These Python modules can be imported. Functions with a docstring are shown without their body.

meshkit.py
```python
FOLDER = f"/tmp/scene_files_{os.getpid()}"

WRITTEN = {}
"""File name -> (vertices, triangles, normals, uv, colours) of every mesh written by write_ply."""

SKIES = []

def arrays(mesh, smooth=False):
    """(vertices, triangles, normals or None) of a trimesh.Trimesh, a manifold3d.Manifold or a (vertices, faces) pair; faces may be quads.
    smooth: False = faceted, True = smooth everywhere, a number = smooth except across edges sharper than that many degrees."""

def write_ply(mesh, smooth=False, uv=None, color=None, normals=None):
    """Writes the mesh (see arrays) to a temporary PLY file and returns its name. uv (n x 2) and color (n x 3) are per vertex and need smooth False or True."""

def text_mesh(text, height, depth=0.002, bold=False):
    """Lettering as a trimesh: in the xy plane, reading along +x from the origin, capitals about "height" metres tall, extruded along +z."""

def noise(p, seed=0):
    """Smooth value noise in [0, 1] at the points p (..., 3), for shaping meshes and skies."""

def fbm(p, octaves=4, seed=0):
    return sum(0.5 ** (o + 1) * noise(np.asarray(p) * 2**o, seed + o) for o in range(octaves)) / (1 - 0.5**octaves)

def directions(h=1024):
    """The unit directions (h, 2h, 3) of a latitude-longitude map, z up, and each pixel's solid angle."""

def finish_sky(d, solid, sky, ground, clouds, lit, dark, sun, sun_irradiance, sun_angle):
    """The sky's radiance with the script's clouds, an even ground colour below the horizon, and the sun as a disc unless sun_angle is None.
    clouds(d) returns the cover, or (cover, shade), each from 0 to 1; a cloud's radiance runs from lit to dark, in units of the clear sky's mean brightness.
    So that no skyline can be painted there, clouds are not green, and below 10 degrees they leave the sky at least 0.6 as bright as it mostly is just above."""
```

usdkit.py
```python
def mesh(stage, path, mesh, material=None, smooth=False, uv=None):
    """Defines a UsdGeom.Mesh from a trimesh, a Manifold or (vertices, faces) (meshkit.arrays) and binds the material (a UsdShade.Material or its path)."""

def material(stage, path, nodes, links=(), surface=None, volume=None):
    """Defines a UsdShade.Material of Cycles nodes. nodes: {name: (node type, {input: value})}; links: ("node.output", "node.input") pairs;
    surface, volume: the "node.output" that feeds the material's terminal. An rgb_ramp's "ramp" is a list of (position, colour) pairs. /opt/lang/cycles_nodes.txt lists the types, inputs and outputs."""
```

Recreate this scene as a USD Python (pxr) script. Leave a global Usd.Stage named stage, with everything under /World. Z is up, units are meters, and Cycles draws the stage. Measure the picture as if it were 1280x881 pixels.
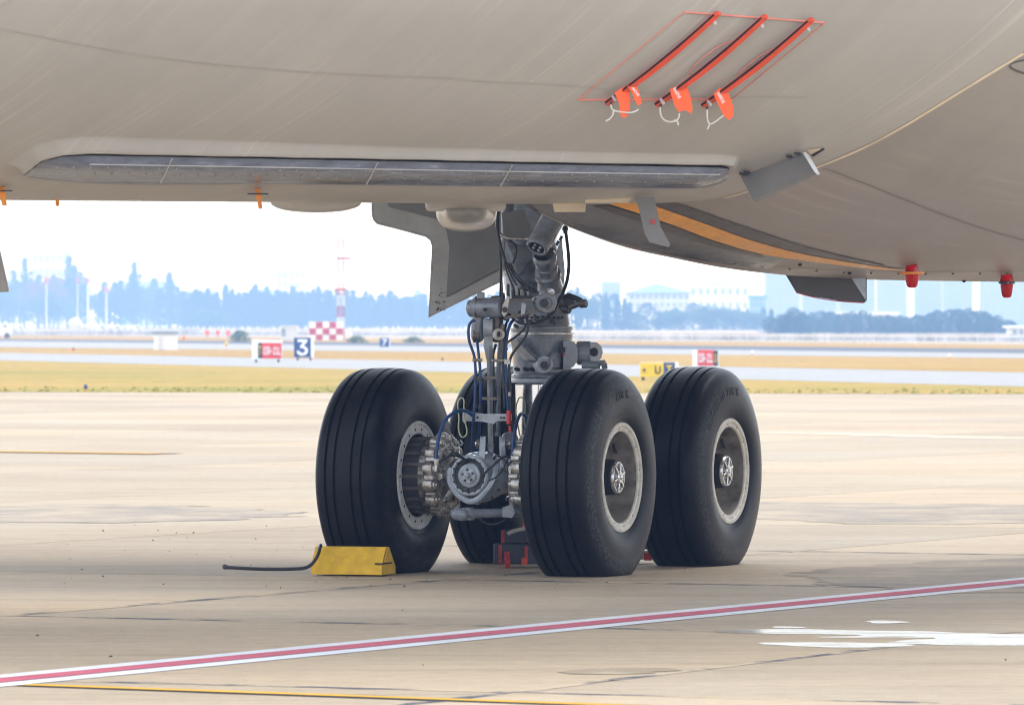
import math, numpy as np, trimesh, manifold3d as m3, usdkit, meshkit
from scipy.interpolate import PchipInterpolator, CubicSpline
from pxr import Usd, UsdGeom, UsdLux, UsdShade, Sdf, Gf, Vt
stage = Usd.Stage.CreateInMemory()
UsdGeom.SetStageUpAxis(stage, UsdGeom.Tokens.z); UsdGeom.SetStageMetersPerUnit(stage, 1.0)
UsdGeom.Xform.Define(stage, '/World'); UsdGeom.Scope.Define(stage, '/World/Looks')
rng = np.random.default_rng(7)
PI = math.pi
# ------------------------------------------------------------------ camera, sky, sun, exposure
F, H, HZ = 8300.0, 1.70, 405.0          # focal length in photo pixels, eye height, horizon row
cam = UsdGeom.Camera.Define(stage, '/World/camera')
cam.CreateHorizontalApertureAttr(36.0); cam.CreateVerticalApertureAttr(36.0 * 881 / 1280)
cam.CreateFocalLengthAttr(36.0 * F / 1280)
cam.CreateVerticalApertureOffsetAttr(-36.0 * (440.5 - HZ) / 1280)
cam.CreateClippingRangeAttr(Gf.Vec2f(0.5, 20000))
cam.CreateFStopAttr(10.0); cam.CreateFocusDistanceAttr(44.5)
cam.CreateExposureAttr(0.98)
cam.AddTranslateOp().Set(Gf.Vec3d(0, 0, H)); cam.AddRotateXOp().Set(90.0)
SUN = np.array([0.30, 0.42, 0.86]); SUN /= np.linalg.norm(SUN)
sun = UsdLux.DistantLight.Define(stage, '/World/sun')
sun.CreateIntensityAttr(0.22); sun.CreateAngleAttr(30.0); sun.CreateColorAttr(Gf.Vec3f(1.0, 0.94, 0.86)); sun.CreateNormalizeAttr(True)
q = Gf.Rotation(Gf.Vec3d(0, 0, 1), Gf.Vec3d(*SUN.tolist()))
sun.AddTransformOp().Set(Gf.Matrix4d().SetRotate(q))
usdkit.material(stage, '/World/Looks/overcast_sky', {
    'co': ('texture_coordinate', {}),
    'n': ('noise_texture', {'scale': 1.6, 'detail': 5}),
    'r': ('rgb_ramp', {'ramp': [(0.25, (5.3, 5.9, 6.9)), (0.75, (6.6, 7.2, 8.1))]}),
    's': ('sky_texture', {'sky_type': 'single_scattering', 'sun_disc': False, 'sun_elevation': float(math.asin(SUN[2])), 'sun_rotation': float(math.atan2(SUN[0], SUN[1]))}),
    'm': ('mix_color', {'fac': 0.85, 'use_clamp': False}),
    'b': ('background_shader', {'strength': 0.15})},
    [('co.generated', 'n.vector'), ('n.fac', 'r.fac'), ('s.color', 'm.a'), ('r.color', 'm.b'), ('m.result', 'b.color')], surface='b.background')
dome = UsdLux.DomeLight.Define(stage, '/World/sky')
UsdShade.MaterialBindingAPI.Apply(dome.GetPrim()).Bind(UsdShade.Material.Get(stage, '/World/Looks/overcast_sky'))
dome.GetPrim().SetCustomDataByKey('kind', 'structure')

# ------------------------------------------------------------------ helpers
names = {}
where = {}
def numbered(parent, name):
    k = names.setdefault((parent, name), 0); names[(parent, name)] += 1
    return f'{parent}/{name}' if k == 0 else f'{parent}/{name}_{k:03d}'
def meta(p, label=None, cat=None, group=None, kind=None):
    for k, v in (('label', label), ('category', cat), ('group', group), ('kind', kind)):
        if v: p.SetCustomDataByKey(k, v)
    return p
def thing(name, label, cat, loc=(0, 0, 0), group=None, kind=None):
    path = numbered('/World', name)
    x = UsdGeom.Xform.Define(stage, path); x.AddTranslateOp().Set(Gf.Vec3d(*map(float, loc)))
    where[path] = np.array(loc, float)
    meta(x.GetPrim(), label, cat, group, kind)
    return path
def group_part(name, parent, label=None):
    path = numbered(parent, name); UsdGeom.Xform.Define(stage, path); where[path] = where[parent]
    if label: stage.GetPrimAtPath(path).SetCustomDataByKey('label', label)
    return path
def V(mesh):
    v, f, _ = meshkit.arrays(mesh); return v, f
def obj(name, mesh, mat, parent='/World', smooth=30, label=None, uv=None, kind=None, cat=None, group=None):
    path = numbered(parent, name); off = where.get(parent, np.zeros(3)); where[path] = off
    v, f = V(mesh)
    p = usdkit.mesh(stage, path, (v - off, f), mat, smooth=smooth, uv=uv).GetPrim()
    meta(p, label, cat, group, kind)
    return path
def join(*ms):
    vs, fs, n = [], [], 0
    for m in ms:
        v, f = V(m); vs.append(v); fs.append(f + n); n += len(v)
    return np.vstack(vs), np.vstack(fs)
def P(px, py, Y): return np.array([(px - 640) / F * Y, Y, H + (HZ - py) / F * Y])
def ground_at(px, py):
    Y = H * F / (py - HZ); return np.array([(px - 640) / F * Y, Y, 0.0])
def basis(d):
    d = np.asarray(d, float); d = d / np.linalg.norm(d)
    h = np.array([0, 0, 1.0]) if abs(d[2]) < 0.9 else np.array([1.0, 0, 0])
    a = np.cross(h, d); a /= np.linalg.norm(a); return a, np.cross(d, a), d
def lathe(p0, d, prof, n=32, close=True):
    """revolve (along, radius) pairs about the axis through p0 along d"""
    a, b, d = basis(d); p0 = np.asarray(p0, float); prof = np.asarray(prof, float)
    th = np.arange(n) * 2 * PI / n
    ring = np.cos(th)[:, None] * a + np.sin(th)[:, None] * b
    v = (p0 + prof[:, 0, None, None] * d + prof[:, 1, None, None] * ring[None]).reshape(-1, 3)
    f = []
    for i in range(len(prof) - 1):
        for j in range(n):
            k = (j + 1) % n; f += [[i * n + j, i * n + k, (i + 1) * n + k], [i * n + j, (i + 1) * n + k, (i + 1) * n + j]]
    return v, np.array(f)
def cyl(p0, p1, r, r1=None, n=24, ch=None):
    p0, p1 = np.asarray(p0, float), np.asarray(p1, float); L = np.linalg.norm(p1 - p0); r1 = r if r1 is None else r1
    c = min(r, r1, L) * 0.12 if ch is None else ch
    return lathe(p0, p1 - p0, [(0, 1e-5), (0, r - c), (c, r), (L - c, r1), (L, r1 - c), (L, 1e-5)], n)
def curve(pts, n=8):
    pts = np.asarray(pts, float)
    if len(pts) < 3: return pts
    u = np.r_[0, np.cumsum(np.linalg.norm(np.diff(pts, axis=0), axis=1))]
    return CubicSpline(u, pts)(np.linspace(0, u[-1], n * (len(pts) - 1) + 1))
def tube(pts, r, n=8, k=8):
    p = curve(pts, k); t = np.gradient(p, axis=0); t /= np.linalg.norm(t, axis=1)[:, None]
    a = basis(t[0])[0]; v = []
    for i in range(len(p)):
        a = a - t[i] * (a @ t[i]); a /= np.linalg.norm(a); b = np.cross(t[i], a)
        th = np.arange(n) * 2 * PI / n
        v.append(p[i] + r * (np.cos(th)[:, None] * a + np.sin(th)[:, None] * b))
    m = len(p); v = np.vstack(v + [p[:1], p[-1:]]); f = []
    for i in range(m - 1):
        for j in range(n):
            kk = (j + 1) % n; f += [[i * n + j, i * n + kk, (i + 1) * n + kk], [i * n + j, (i + 1) * n + kk, (i + 1) * n + j]]
    for j in range(n):
        kk = (j + 1) % n; f += [[m * n, kk, j], [m * n + 1, (m - 1) * n + j, (m - 1) * n + kk]]
    return v, np.array(f)
def hull(pts): return m3.Manifold.hull_points(np.asarray(pts, float))
def ball(c, r, n=16): return m3.Manifold.sphere(r, n).translate(tuple(map(float, c)))
def blob(*cr): return m3.Manifold.batch_hull([ball(c, r) for c, r in cr])
def box(c, hx, hy, hz, ax=None, ch=0.0):
    c = np.asarray(c, float); R = np.eye(3) if ax is None else np.array(ax)
    e = np.array([hx, hy, hz], float); pts = []
    for s in np.ndindex(2, 2, 2):
        sg = np.array(s) * 2 - 1
        if ch:
            for k in range(3):
                q = e - ch; q[k] = e[k]; pts.append(c + (sg * q) @ R)
        else: pts.append(c + (sg * e) @ R)
    return hull(pts)
def prism(pix, Y, t, dy=0.0, ref=None):
    """a plate: outline given where it stands at distance Y, thickness t away from the viewer; dy turns it (metres deeper per metre of x)"""
    from shapely.geometry import Polygon
    p = np.array([P(x, y, Y) for x, y in pix])
    g = trimesh.creation.extrude_polygon(Polygon(p[:, [0, 2]]), t, engine='earcut')
    v = np.array(g.vertices); w = np.c_[v[:, 0], Y + v[:, 2] + (v[:, 0] - (p[0, 0] if ref is None else P(ref, 0, Y)[0])) * dy, v[:, 1]]
    return w, np.array(g.faces)[:, ::-1]
def grid_faces(n, m):
    i, j = np.meshgrid(np.arange(n - 1), np.arange(m - 1), indexing='ij'); a = (i * m + j).ravel()
    return np.vstack([np.c_[a, a + m, a + m + 1], np.c_[a, a + m + 1, a + 1]])
def M(name, nodes, links, surface='p.BSDF', volume=None):
    return usdkit.material(stage, '/World/Looks/' + name, nodes, links, surface=surface, volume=volume)
def plain(name, col, rough=0.5, metal=0.0, var=0.12, scale=6.0, bump=0.0, coat=0.0, **kw):
    c = np.array(col, float)
    nodes = {'t': ('texture_coordinate', {}), 'n': ('noise_texture', {'scale': scale, 'detail': 6, 'roughness': 0.6}),
             'r': ('rgb_ramp', {'ramp': [(0.3, tuple(c * (1 - var * 1.6))), (0.7, tuple(np.minimum(c * (1 + var), 1)))]}),
             'g': ('rgb_ramp', {'ramp': [(0.3, (max(rough - 0.08, 0.03),) * 3), (0.7, (min(rough + 0.12, 1),) * 3)]}),
             'p': ('principled_bsdf', {'metallic': metal, 'coat_weight': coat, **kw})}
    links = [('t.object', 'n.vector'), ('n.fac', 'r.fac'), ('n.fac', 'g.fac'), ('r.color', 'p.base_color'), ('g.color', 'p.roughness')]
    if bump:
        nodes['b'] = ('bump', {'strength': bump, 'distance': 0.01}); links += [('n.fac', 'b.height'), ('b.normal', 'p.normal')]
    return M(name, nodes, links)

# ------------------------------------------------------------------ materials
def hull_paint(name, col):
    c = np.array(col)
    return M(name, {
        't': ('texture_coordinate', {}), 'm1': ('mapping', {'scale': (26, 0.35, 1)}), 'm2': ('mapping', {'scale': (1.1, 0.8, 1)}), 'm3': ('mapping', {'scale': (9, 0.25, 1)}),
        'n1': ('noise_texture', {'scale': 1, 'detail': 2}), 'n2': ('noise_texture', {'scale': 1, 'detail': 5}), 'n3': ('noise_texture', {'scale': 1, 'detail': 3}),
        'r1': ('rgb_ramp', {'ramp': [(0.0, (0, 0, 0)), (0.55, (0, 0, 0)), (0.68, (1, 1, 1))]}),
        'rm': ('rgb_ramp', {'ramp': [(0.40, (0, 0, 0)), (0.62, (1, 1, 1))]}),
        'mm': ('math', {'math_type': 'multiply'}), 'mf': ('math', {'math_type': 'multiply', 'value2': 0.5}),
        'r2': ('rgb_ramp', {'ramp': [(0.25, tuple(c * 0.9)), (0.75, tuple(c * 1.05))]}),
        'r3': ('rgb_ramp', {'ramp': [(0.3, (0.94,) * 3), (0.7, (1, 1, 1))]}),
        'mx': ('mix_color', {'blend_type': 'multiply', 'fac': 1.0}),
        'mw': ('mix_color', {'b': tuple(np.minimum(c * 1.3, 0.9))}),
        'g': ('rgb_ramp', {'ramp': [(0.3, (0.3,) * 3), (0.7, (0.46,) * 3)]}),
        'p': ('principled_bsdf', {'specular_ior_level': 0.45})},
        [('t.UV', 'm1.vector'), ('t.UV', 'm2.vector'), ('t.UV', 'm3.vector'), ('m1.vector', 'n1.vector'), ('m2.vector', 'n2.vector'), ('m3.vector', 'n3.vector'),
         ('n1.fac', 'r1.fac'), ('n2.fac', 'rm.fac'), ('r1.color', 'mm.value1'), ('rm.color', 'mm.value2'), ('mm.value', 'mf.value1'),
         ('n2.fac', 'r2.fac'), ('n3.fac', 'r3.fac'), ('r2.color', 'mx.a'), ('r3.color', 'mx.b'), ('mx.result', 'mw.a'), ('mf.value', 'mw.fac'),
         ('mw.result', 'p.base_color'), ('n2.fac', 'g.fac'), ('g.color', 'p.roughness')])
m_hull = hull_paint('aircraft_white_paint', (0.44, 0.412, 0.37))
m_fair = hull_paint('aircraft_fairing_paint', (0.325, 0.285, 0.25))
m_orange = plain('livery_orange', (0.86, 0.37, 0.05), 0.28, var=0.06)
m_brown = plain('livery_dark_brown', (0.075, 0.062, 0.058), 0.3, var=0.08)
m_slate = plain('livery_slate', (0.13, 0.135, 0.15), 0.22, var=0.12, scale=2)
m_flap = plain('flap_grey', (0.20, 0.19, 0.18), 0.45, scale=4)
m_seam = plain('dark_seam', (0.10, 0.09, 0.08), 0.7)
m_softseam = plain('panel_seam_line', (0.425, 0.395, 0.35), 0.6)
m_fairseam = plain('fairing_seam_line', (0.22, 0.195, 0.17), 0.6)
m_cream = plain('cream_seal', (0.72, 0.60, 0.42), 0.5)
m_strip = M('scuffed_grey_strip', {
    't': ('texture_coordinate', {}), 'm1': ('mapping', {'scale': (2.2, 9, 1)}), 'n1': ('noise_texture', {'scale': 2.5, 'detail': 7, 'roughness': 0.65}),
    'r': ('rgb_ramp', {'ramp': [(0.3, (0.11, 0.125, 0.165)), (0.60, (0.19, 0.215, 0.275)), (0.74, (0.40, 0.42, 0.46))]}),
    'g': ('rgb_ramp', {'ramp': [(0.3, (0.14,) * 3), (0.7, (0.36,) * 3)]}), 'p': ('principled_bsdf', {'coat_weight': 0.4, 'coat_roughness': 0.1})},
    [('t.UV', 'm1.vector'), ('m1.vector', 'n1.vector'), ('n1.fac', 'r.fac'), ('r.color', 'p.base_color'), ('n1.fac', 'g.fac'), ('g.color', 'p.roughness')])
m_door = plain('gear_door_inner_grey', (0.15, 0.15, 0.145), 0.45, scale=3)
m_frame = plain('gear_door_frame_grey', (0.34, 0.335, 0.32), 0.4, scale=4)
m_grey = plain('aircraft_grey_paint', (0.33, 0.32, 0.31), 0.4, scale=4)
m_lightgrey = plain('aircraft_light_grey_paint', (0.55, 0.53, 0.50), 0.4, scale=4)
m_gear = plain('gear_grey_enamel', (0.185, 0.205, 0.245), 0.22, var=0.22, scale=9, coat=0.6, coat_roughness=0.12)
m_gearlight = plain('gear_light_enamel', (0.36, 0.40, 0.46), 0.26, var=0.18, scale=11, coat=0.5, coat_roughness=0.12)
m_gearbrown = plain('gear_bronze_steel', (0.15, 0.135, 0.125), 0.32, metal=0.55, var=0.2, scale=14)
m_dark = plain('gear_dark_fitting', (0.035, 0.035, 0.04), 0.4, scale=12)
m_steel = plain('bare_steel', (0.62, 0.62, 0.62), 0.25, metal=1.0, var=0.15, scale=20)
m_chrome = plain('polished_chrome', (0.86, 0.88, 0.92), 0.07, metal=1.0, var=0.04)
m_brake = plain('brake_cast_metal', (0.50, 0.475, 0.44), 0.30, metal=0.85, var=0.3, scale=26, bump=0.25)
m_rim = plain('wheel_rim_cream', (0.58, 0.55, 0.49), 0.38, var=0.16, scale=16)
m_rimwhite = plain('wheel_rim_white', (0.66, 0.67, 0.69), 0.38, var=0.14, scale=18)
m_bowl = plain('wheel_bowl_taupe', (0.23, 0.205, 0.18), 0.38, metal=0.2, var=0.3, scale=9)
m_black = plain('matt_black', (0.012, 0.012, 0.014), 0.55)
m_hose = plain('black_rubber_hose', (0.018, 0.018, 0.02), 0.38)
m_bluehose = plain('navy_blue_hose', (0.010, 0.045, 0.16), 0.36)
m_olive = plain('pale_green_primer', (0.42, 0.46, 0.30), 0.5)
m_redlabel = plain('red_label', (0.55, 0.05, 0.05), 0.5)
m_red = plain('fluorescent_red_orange', (0.92, 0.115, 0.02), 0.5, var=0.06)
m_redbar = plain('red_painted_bar', (0.72, 0.085, 0.035), 0.45, var=0.15)
m_pink = plain('thin_red_marking', (0.74, 0.25, 0.19), 0.5)
m_white = plain('white_paint', (0.78, 0.78, 0.78), 0.5, var=0.05)
m_cord = plain('pale_cord', (0.66, 0.62, 0.55), 0.8)
m_plug = plain('orange_plug', (0.85, 0.28, 0.02), 0.5)
m_lens = M('red_beacon_lens', {'p': ('principled_bsdf', {'base_color': (0.75, 0.003, 0.004), 'roughness': 0.08, 'transmission_weight': 0.6, 'specular_ior_level': 0.4})}, [])
m_clear = M('frosted_dome_lens', {'p': ('principled_bsdf', {'base_color': (0.36, 0.35, 0.33), 'roughness': 0.22, 'transmission_weight': 0.45})}, [])
m_yellow = M('chipped_yellow_paint', {
    't': ('texture_coordinate', {}), 'n': ('noise_texture', {'scale': 14, 'detail': 8, 'roughness': 0.7}),
    'r': ('rgb_ramp', {'ramp': [(0.28, (0.05, 0.035, 0.02)), (0.33, (0.50, 0.30, 0.012)), (0.7, (0.74, 0.43, 0.012))]}),
    'p': ('principled_bsdf', {'roughness': 0.5})}, [('t.object', 'n.vector'), ('n.fac', 'r.fac'), ('r.color', 'p.base_color')])
def rubber_mat(name, dust): return M(name, {
    't': ('texture_coordinate', {}), 'sx': ('separate_xyz', {}),
    'n': ('noise_texture', {'scale': 55, 'detail': 9, 'roughness': 0.8}), 'n2': ('noise_texture', {'scale': 2.0, 'detail': 4}),
    # scuffed dusty ring high on the sidewall (uv.x runs across the tyre's section)
    'ab': ('math', {'math_type': 'absolute'}), 'rg': ('rgb_ramp', {'ramp': [(0.0, (0, 0, 0)), (0.46, (0, 0, 0)), (0.52, (0.9,) * 3), (0.555, (1, 1, 1)), (0.60, (0.12,) * 3), (0.8, (0.04,) * 3), (1, (0.2,) * 3)]}),
    'rn': ('rgb_ramp', {'ramp': [(0.46, (0, 0, 0)), (0.62, (1, 1, 1))]}), 'mm': ('math', {'math_type': 'multiply'}), 'mf': ('math', {'math_type': 'multiply', 'value2': dust}),
    'rb': ('rgb_ramp', {'ramp': [(0.3, (0.0028, 0.0030, 0.005)), (0.7, (0.0065, 0.0067, 0.0095))]}),
    'mx': ('mix_color', {'b': (0.17, 0.17, 0.18)}), 'g': ('rgb_ramp', {'ramp': [(0.3, (0.31,) * 3), (0.7, (0.46,) * 3)]}),
    'bp': ('bump', {'strength': 0.25, 'distance': 0.004}),
    'p': ('principled_bsdf', {'specular_ior_level': 0.17})},
    [('t.UV', 'sx.vector'), ('t.object', 'n.vector'), ('t.object', 'n2.vector'), ('sx.x', 'ab.value1'), ('ab.value', 'rg.fac'), ('n.fac', 'rn.fac'),
     ('rg.color', 'mm.value1'), ('rn.color', 'mm.value2'), ('mm.value', 'mf.value1'), ('n2.fac', 'rb.fac'), ('rb.color', 'mx.a'), ('mf.value', 'mx.fac'),
     ('mx.result', 'p.base_color'), ('n2.fac', 'g.fac'), ('g.color', 'p.roughness'), ('n.fac', 'bp.height'), ('bp.normal', 'p.normal')])
m_tyre = rubber_mat('tyre_rubber', 0.12); m_tyre2 = rubber_mat('scuffed_tyre_rubber', 0.5); m_tyre3 = rubber_mat('lightly_scuffed_tyre_rubber', 0.35)
def concrete(name, tone=1.0, slab=True):
    nodes = {'t': ('geometry', {}), 'oi': ('object_info', {}),
             'n1': ('noise_texture', {'scale': 0.16, 'detail': 5, 'roughness': 0.6}), 'n2': ('noise_texture', {'scale': 7, 'detail': 6, 'roughness': 0.7}),
             'n4': ('noise_texture', {'scale': 55, 'detail': 3, 'roughness': 0.7}),
             'mp': ('mapping', {'scale': (0.22, 1.7, 1), 'rotation': (0, 0, 0.10)}), 'n3': ('noise_texture', {'scale': 1, 'detail': 7, 'roughness': 0.72}),
             'r1': ('rgb_ramp', {'ramp': [(0.28, tuple(np.array((0.43, 0.325, 0.215)) * tone)), (0.5, tuple(np.array((0.485, 0.38, 0.26)) * tone)), (0.72, tuple(np.array((0.53, 0.44, 0.325)) * tone))]}),
             'r3': ('rgb_ramp', {'ramp': [(0.27, (0.50, 0.50, 0.52)), (0.40, (0.88, 0.88, 0.88)), (0.6, (1, 1, 1))]}),
             'r2': ('rgb_ramp', {'ramp': [(0.25, (0.82,) * 3), (0.6, (1, 1, 1))]}),
             'r4': ('rgb_ramp', {'ramp': [(0.3, (0.86,) * 3), (0.7, (1.06,) * 3)]}),
             'ro': ('rgb_ramp', {'ramp': [(0, (0.86, 0.87, 0.90)), (0.5, (0.98, 0.97, 0.96)), (1, (1.06, 1.02, 0.98))]}),
             'a': ('mix_color', {'blend_type': 'multiply', 'fac': 1}), 'b': ('mix_color', {'blend_type': 'multiply', 'fac': 1}), 'c': ('mix_color', {'blend_type': 'multiply', 'fac': 1.0 if slab else 0.0}), 'd': ('mix_color', {'blend_type': 'multiply', 'fac': 1}),
             'bp': ('bump', {'strength': 0.35, 'distance': 0.006}),
             'p': ('principled_bsdf', {'roughness': 0.78, 'specular_ior_level': 0.3})}
    links = [('t.position', 'n1.vector'), ('t.position', 'n2.vector'), ('t.position', 'n4.vector'), ('t.position', 'mp.vector'), ('mp.vector', 'n3.vector'),
             ('n1.fac', 'r1.fac'), ('n3.fac', 'r3.fac'), ('n2.fac', 'r2.fac'), ('n4.fac', 'r4.fac'), ('oi.random', 'ro.fac'),
             ('r1.color', 'a.a'), ('r3.color', 'a.b'), ('a.result', 'b.a'), ('r2.color', 'b.b'), ('b.result', 'c.a'), ('ro.color', 'c.b'), ('c.result', 'd.a'), ('r4.color', 'd.b'),
             ('d.result', 'p.base_color'), ('n2.fac', 'bp.height'), ('bp.normal', 'p.normal')]
    return M(name, nodes, links)
m_slab = concrete('apron_concrete'); m_base = concrete('apron_concrete_far', 0.97, False)
m_seal = plain('joint_sealant', (0.07, 0.075, 0.085), 0.8, var=0.4, scale=4)
def worn(name, col, base=(0.42, 0.36, 0.28), lo=0.30, hi=0.40, scale=9):
    return M(name, {'t': ('geometry', {}), 'n': ('noise_texture', {'scale': scale, 'detail': 8, 'roughness': 0.75}), 'n2': ('noise_texture', {'scale': 1.2, 'detail': 4}),
        'r': ('rgb_ramp', {'ramp': [(lo, tuple(base)), (hi, tuple(col)), (0.8, tuple(np.array(col) * 1.08))]}),
        'r2': ('rgb_ramp', {'ramp': [(0.3, (0.86,) * 3), (0.6, (1, 1, 1))]}), 'm': ('mix_color', {'blend_type': 'multiply', 'fac': 1}), 'p': ('principled_bsdf', {'roughness': 0.85, 'specular_ior_level': 0.18})},
        [('t.position', 'n.vector'), ('t.position', 'n2.vector'), ('n.fac', 'r.fac'), ('n2.fac', 'r2.fac'), ('r.color', 'm.a'), ('r2.color', 'm.b'), ('m.result', 'p.base_color')])
m_pwhite = worn('worn_white_line', (0.66, 0.66, 0.68)); m_pred = worn('worn_red_line', (0.50, 0.115, 0.155)); m_pyel = worn('worn_yellow_line', (0.62, 0.34, 0.04)); m_pblack = worn('worn_dark_line', (0.085, 0.08, 0.085))
m_faint = worn('faded_pale_band', (0.56, 0.50, 0.42), base=(0.485, 0.38, 0.26), lo=0.40, hi=0.62, scale=0.8)
m_water = M('puddle_water', {'t': ('geometry', {}), 'mp': ('mapping', {'scale': (1.0, 2.6, 1)}), 'n': ('noise_texture', {'scale': 1.3, 'detail': 6, 'roughness': 0.65}), 'b': ('bump', {'strength': 0.03, 'distance': 0.01}),
    'r': ('rgb_ramp', {'ramp': [(0.32, (0.15,) * 3), (0.46, (0.72,) * 3), (0.7, (0.9,) * 3)]}),
    'p': ('principled_bsdf', {'base_color': (0.22, 0.19, 0.15), 'roughness': 0.15, 'ior': 1.33})}, [('t.position', 'mp.vector'), ('mp.vector', 'n.vector'), ('n.fac', 'b.height'), ('b.normal', 'p.normal'), ('n.fac', 'r.fac'), ('r.color', 'p.alpha')])
m_damp = worn('damp_patch', (0.30, 0.235, 0.165), base=(0.46, 0.365, 0.25), lo=0.36, hi=0.5, scale=3)
def turf(name, a, b, c):
    return M(name, {'t': ('geometry', {}), 'mp': ('mapping', {'scale': (0.05, 0.05, 1)}), 'n': ('noise_texture', {'scale': 1, 'detail': 7, 'roughness': 0.7}),
        'n2': ('noise_texture', {'scale': 1.3, 'detail': 6, 'roughness': 0.75}),
        'r': ('rgb_ramp', {'ramp': [(0.3, a), (0.5, b), (0.68, c)]}), 'r2': ('rgb_ramp', {'ramp': [(0.25, (0.62,) * 3), (0.7, (1.12,) * 3)]}), 'm': ('mix_color', {'blend_type': 'multiply', 'fac': 1}),
        'p': ('principled_bsdf', {'roughness': 0.9, 'specular_ior_level': 0.1})},
        [('t.position', 'mp.vector'), ('mp.vector', 'n.vector'), ('t.position', 'n2.vector'), ('n.fac', 'r.fac'), ('n2.fac', 'r2.fac'), ('r.color', 'm.a'), ('r2.color', 'm.b'), ('m.result', 'p.base_color')])
m_turf = turf('dry_turf', (0.25, 0.235, 0.04), (0.41, 0.28, 0.06), (0.46, 0.29, 0.085))
m_turf2 = turf('straw_turf', (0.35, 0.22, 0.055), (0.42, 0.26, 0.07), (0.47, 0.31, 0.10))
m_blade = M('grass_blade', {'oi': ('geometry', {}), 'r': ('rgb_ramp', {'ramp': [(0.0, (0.36, 0.33, 0.09)), (0.3, (0.44, 0.38, 0.12)), (1, (0.56, 0.43, 0.18))]}), 'p': ('principled_bsdf', {'roughness': 0.8, 'specular_ior_level': 0.1})},
    [('oi.random_per_island', 'r.fac'), ('r.color', 'p.base_color')])
m_taxi = worn('taxiway_concrete', (0.36, 0.35, 0.34), base=(0.30, 0.29, 0.28), scale=0.2)
m_runway = worn('runway_asphalt', (0.12, 0.125, 0.14), base=(0.09, 0.09, 0.10), scale=0.1)
def leaf(name, a, b):
    return M(name, {'g': ('geometry', {}), 'oi': ('object_info', {}), 'r': ('rgb_ramp', {'ramp': [(0, a), (1, b)]}),
        'p': ('diffuse_bsdf', {}), 'tr': ('translucent_bsdf', {}), 'mx': ('mix_closure', {'fac': 0.2})},
        [('g.random_per_island', 'r.fac'), ('r.color', 'p.color'), ('r.color', 'tr.color'), ('p.BSDF', 'mx.closure1'), ('tr.BSDF', 'mx.closure2')], surface='mx.closure')
m_leaf = leaf('conifer_foliage', (0.03, 0.075, 0.035), (0.09, 0.16, 0.065)); m_leaf2 = leaf('broadleaf_foliage', (0.06, 0.13, 0.035), (0.16, 0.25, 0.07)); m_leafred = leaf('reddish_foliage', (0.20, 0.09, 0.05), (0.34, 0.16, 0.09))
m_bark = plain('bark', (0.10, 0.08, 0.06), 0.9)
m_navy = plain('sign_navy', (0.02, 0.05, 0.17), 0.4); m_signred = plain('sign_red', (0.66, 0.045, 0.03), 0.4); m_signyel = plain('sign_yellow', (0.72, 0.50, 0.02), 0.4)
m_fence = plain('weathered_fence', (0.46, 0.47, 0.50), 0.7, var=0.3, scale=0.3)
m_mastred = plain('mast_red', (0.45, 0.02, 0.02), 0.5); m_pale = plain('pale_wall', (0.62, 0.62, 0.62), 0.7, scale=0.1); m_pane = plain('window_glass_far', (0.30, 0.35, 0.40), 0.15); m_teal = plain('teal_roof', (0.10, 0.25, 0.28), 0.5, scale=0.1)
m_bluewall = plain('blue_grey_tower', (0.24, 0.30, 0.38), 0.5, scale=0.05); m_peb = plain('pebble', (0.10, 0.09, 0.08), 0.8)

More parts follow.
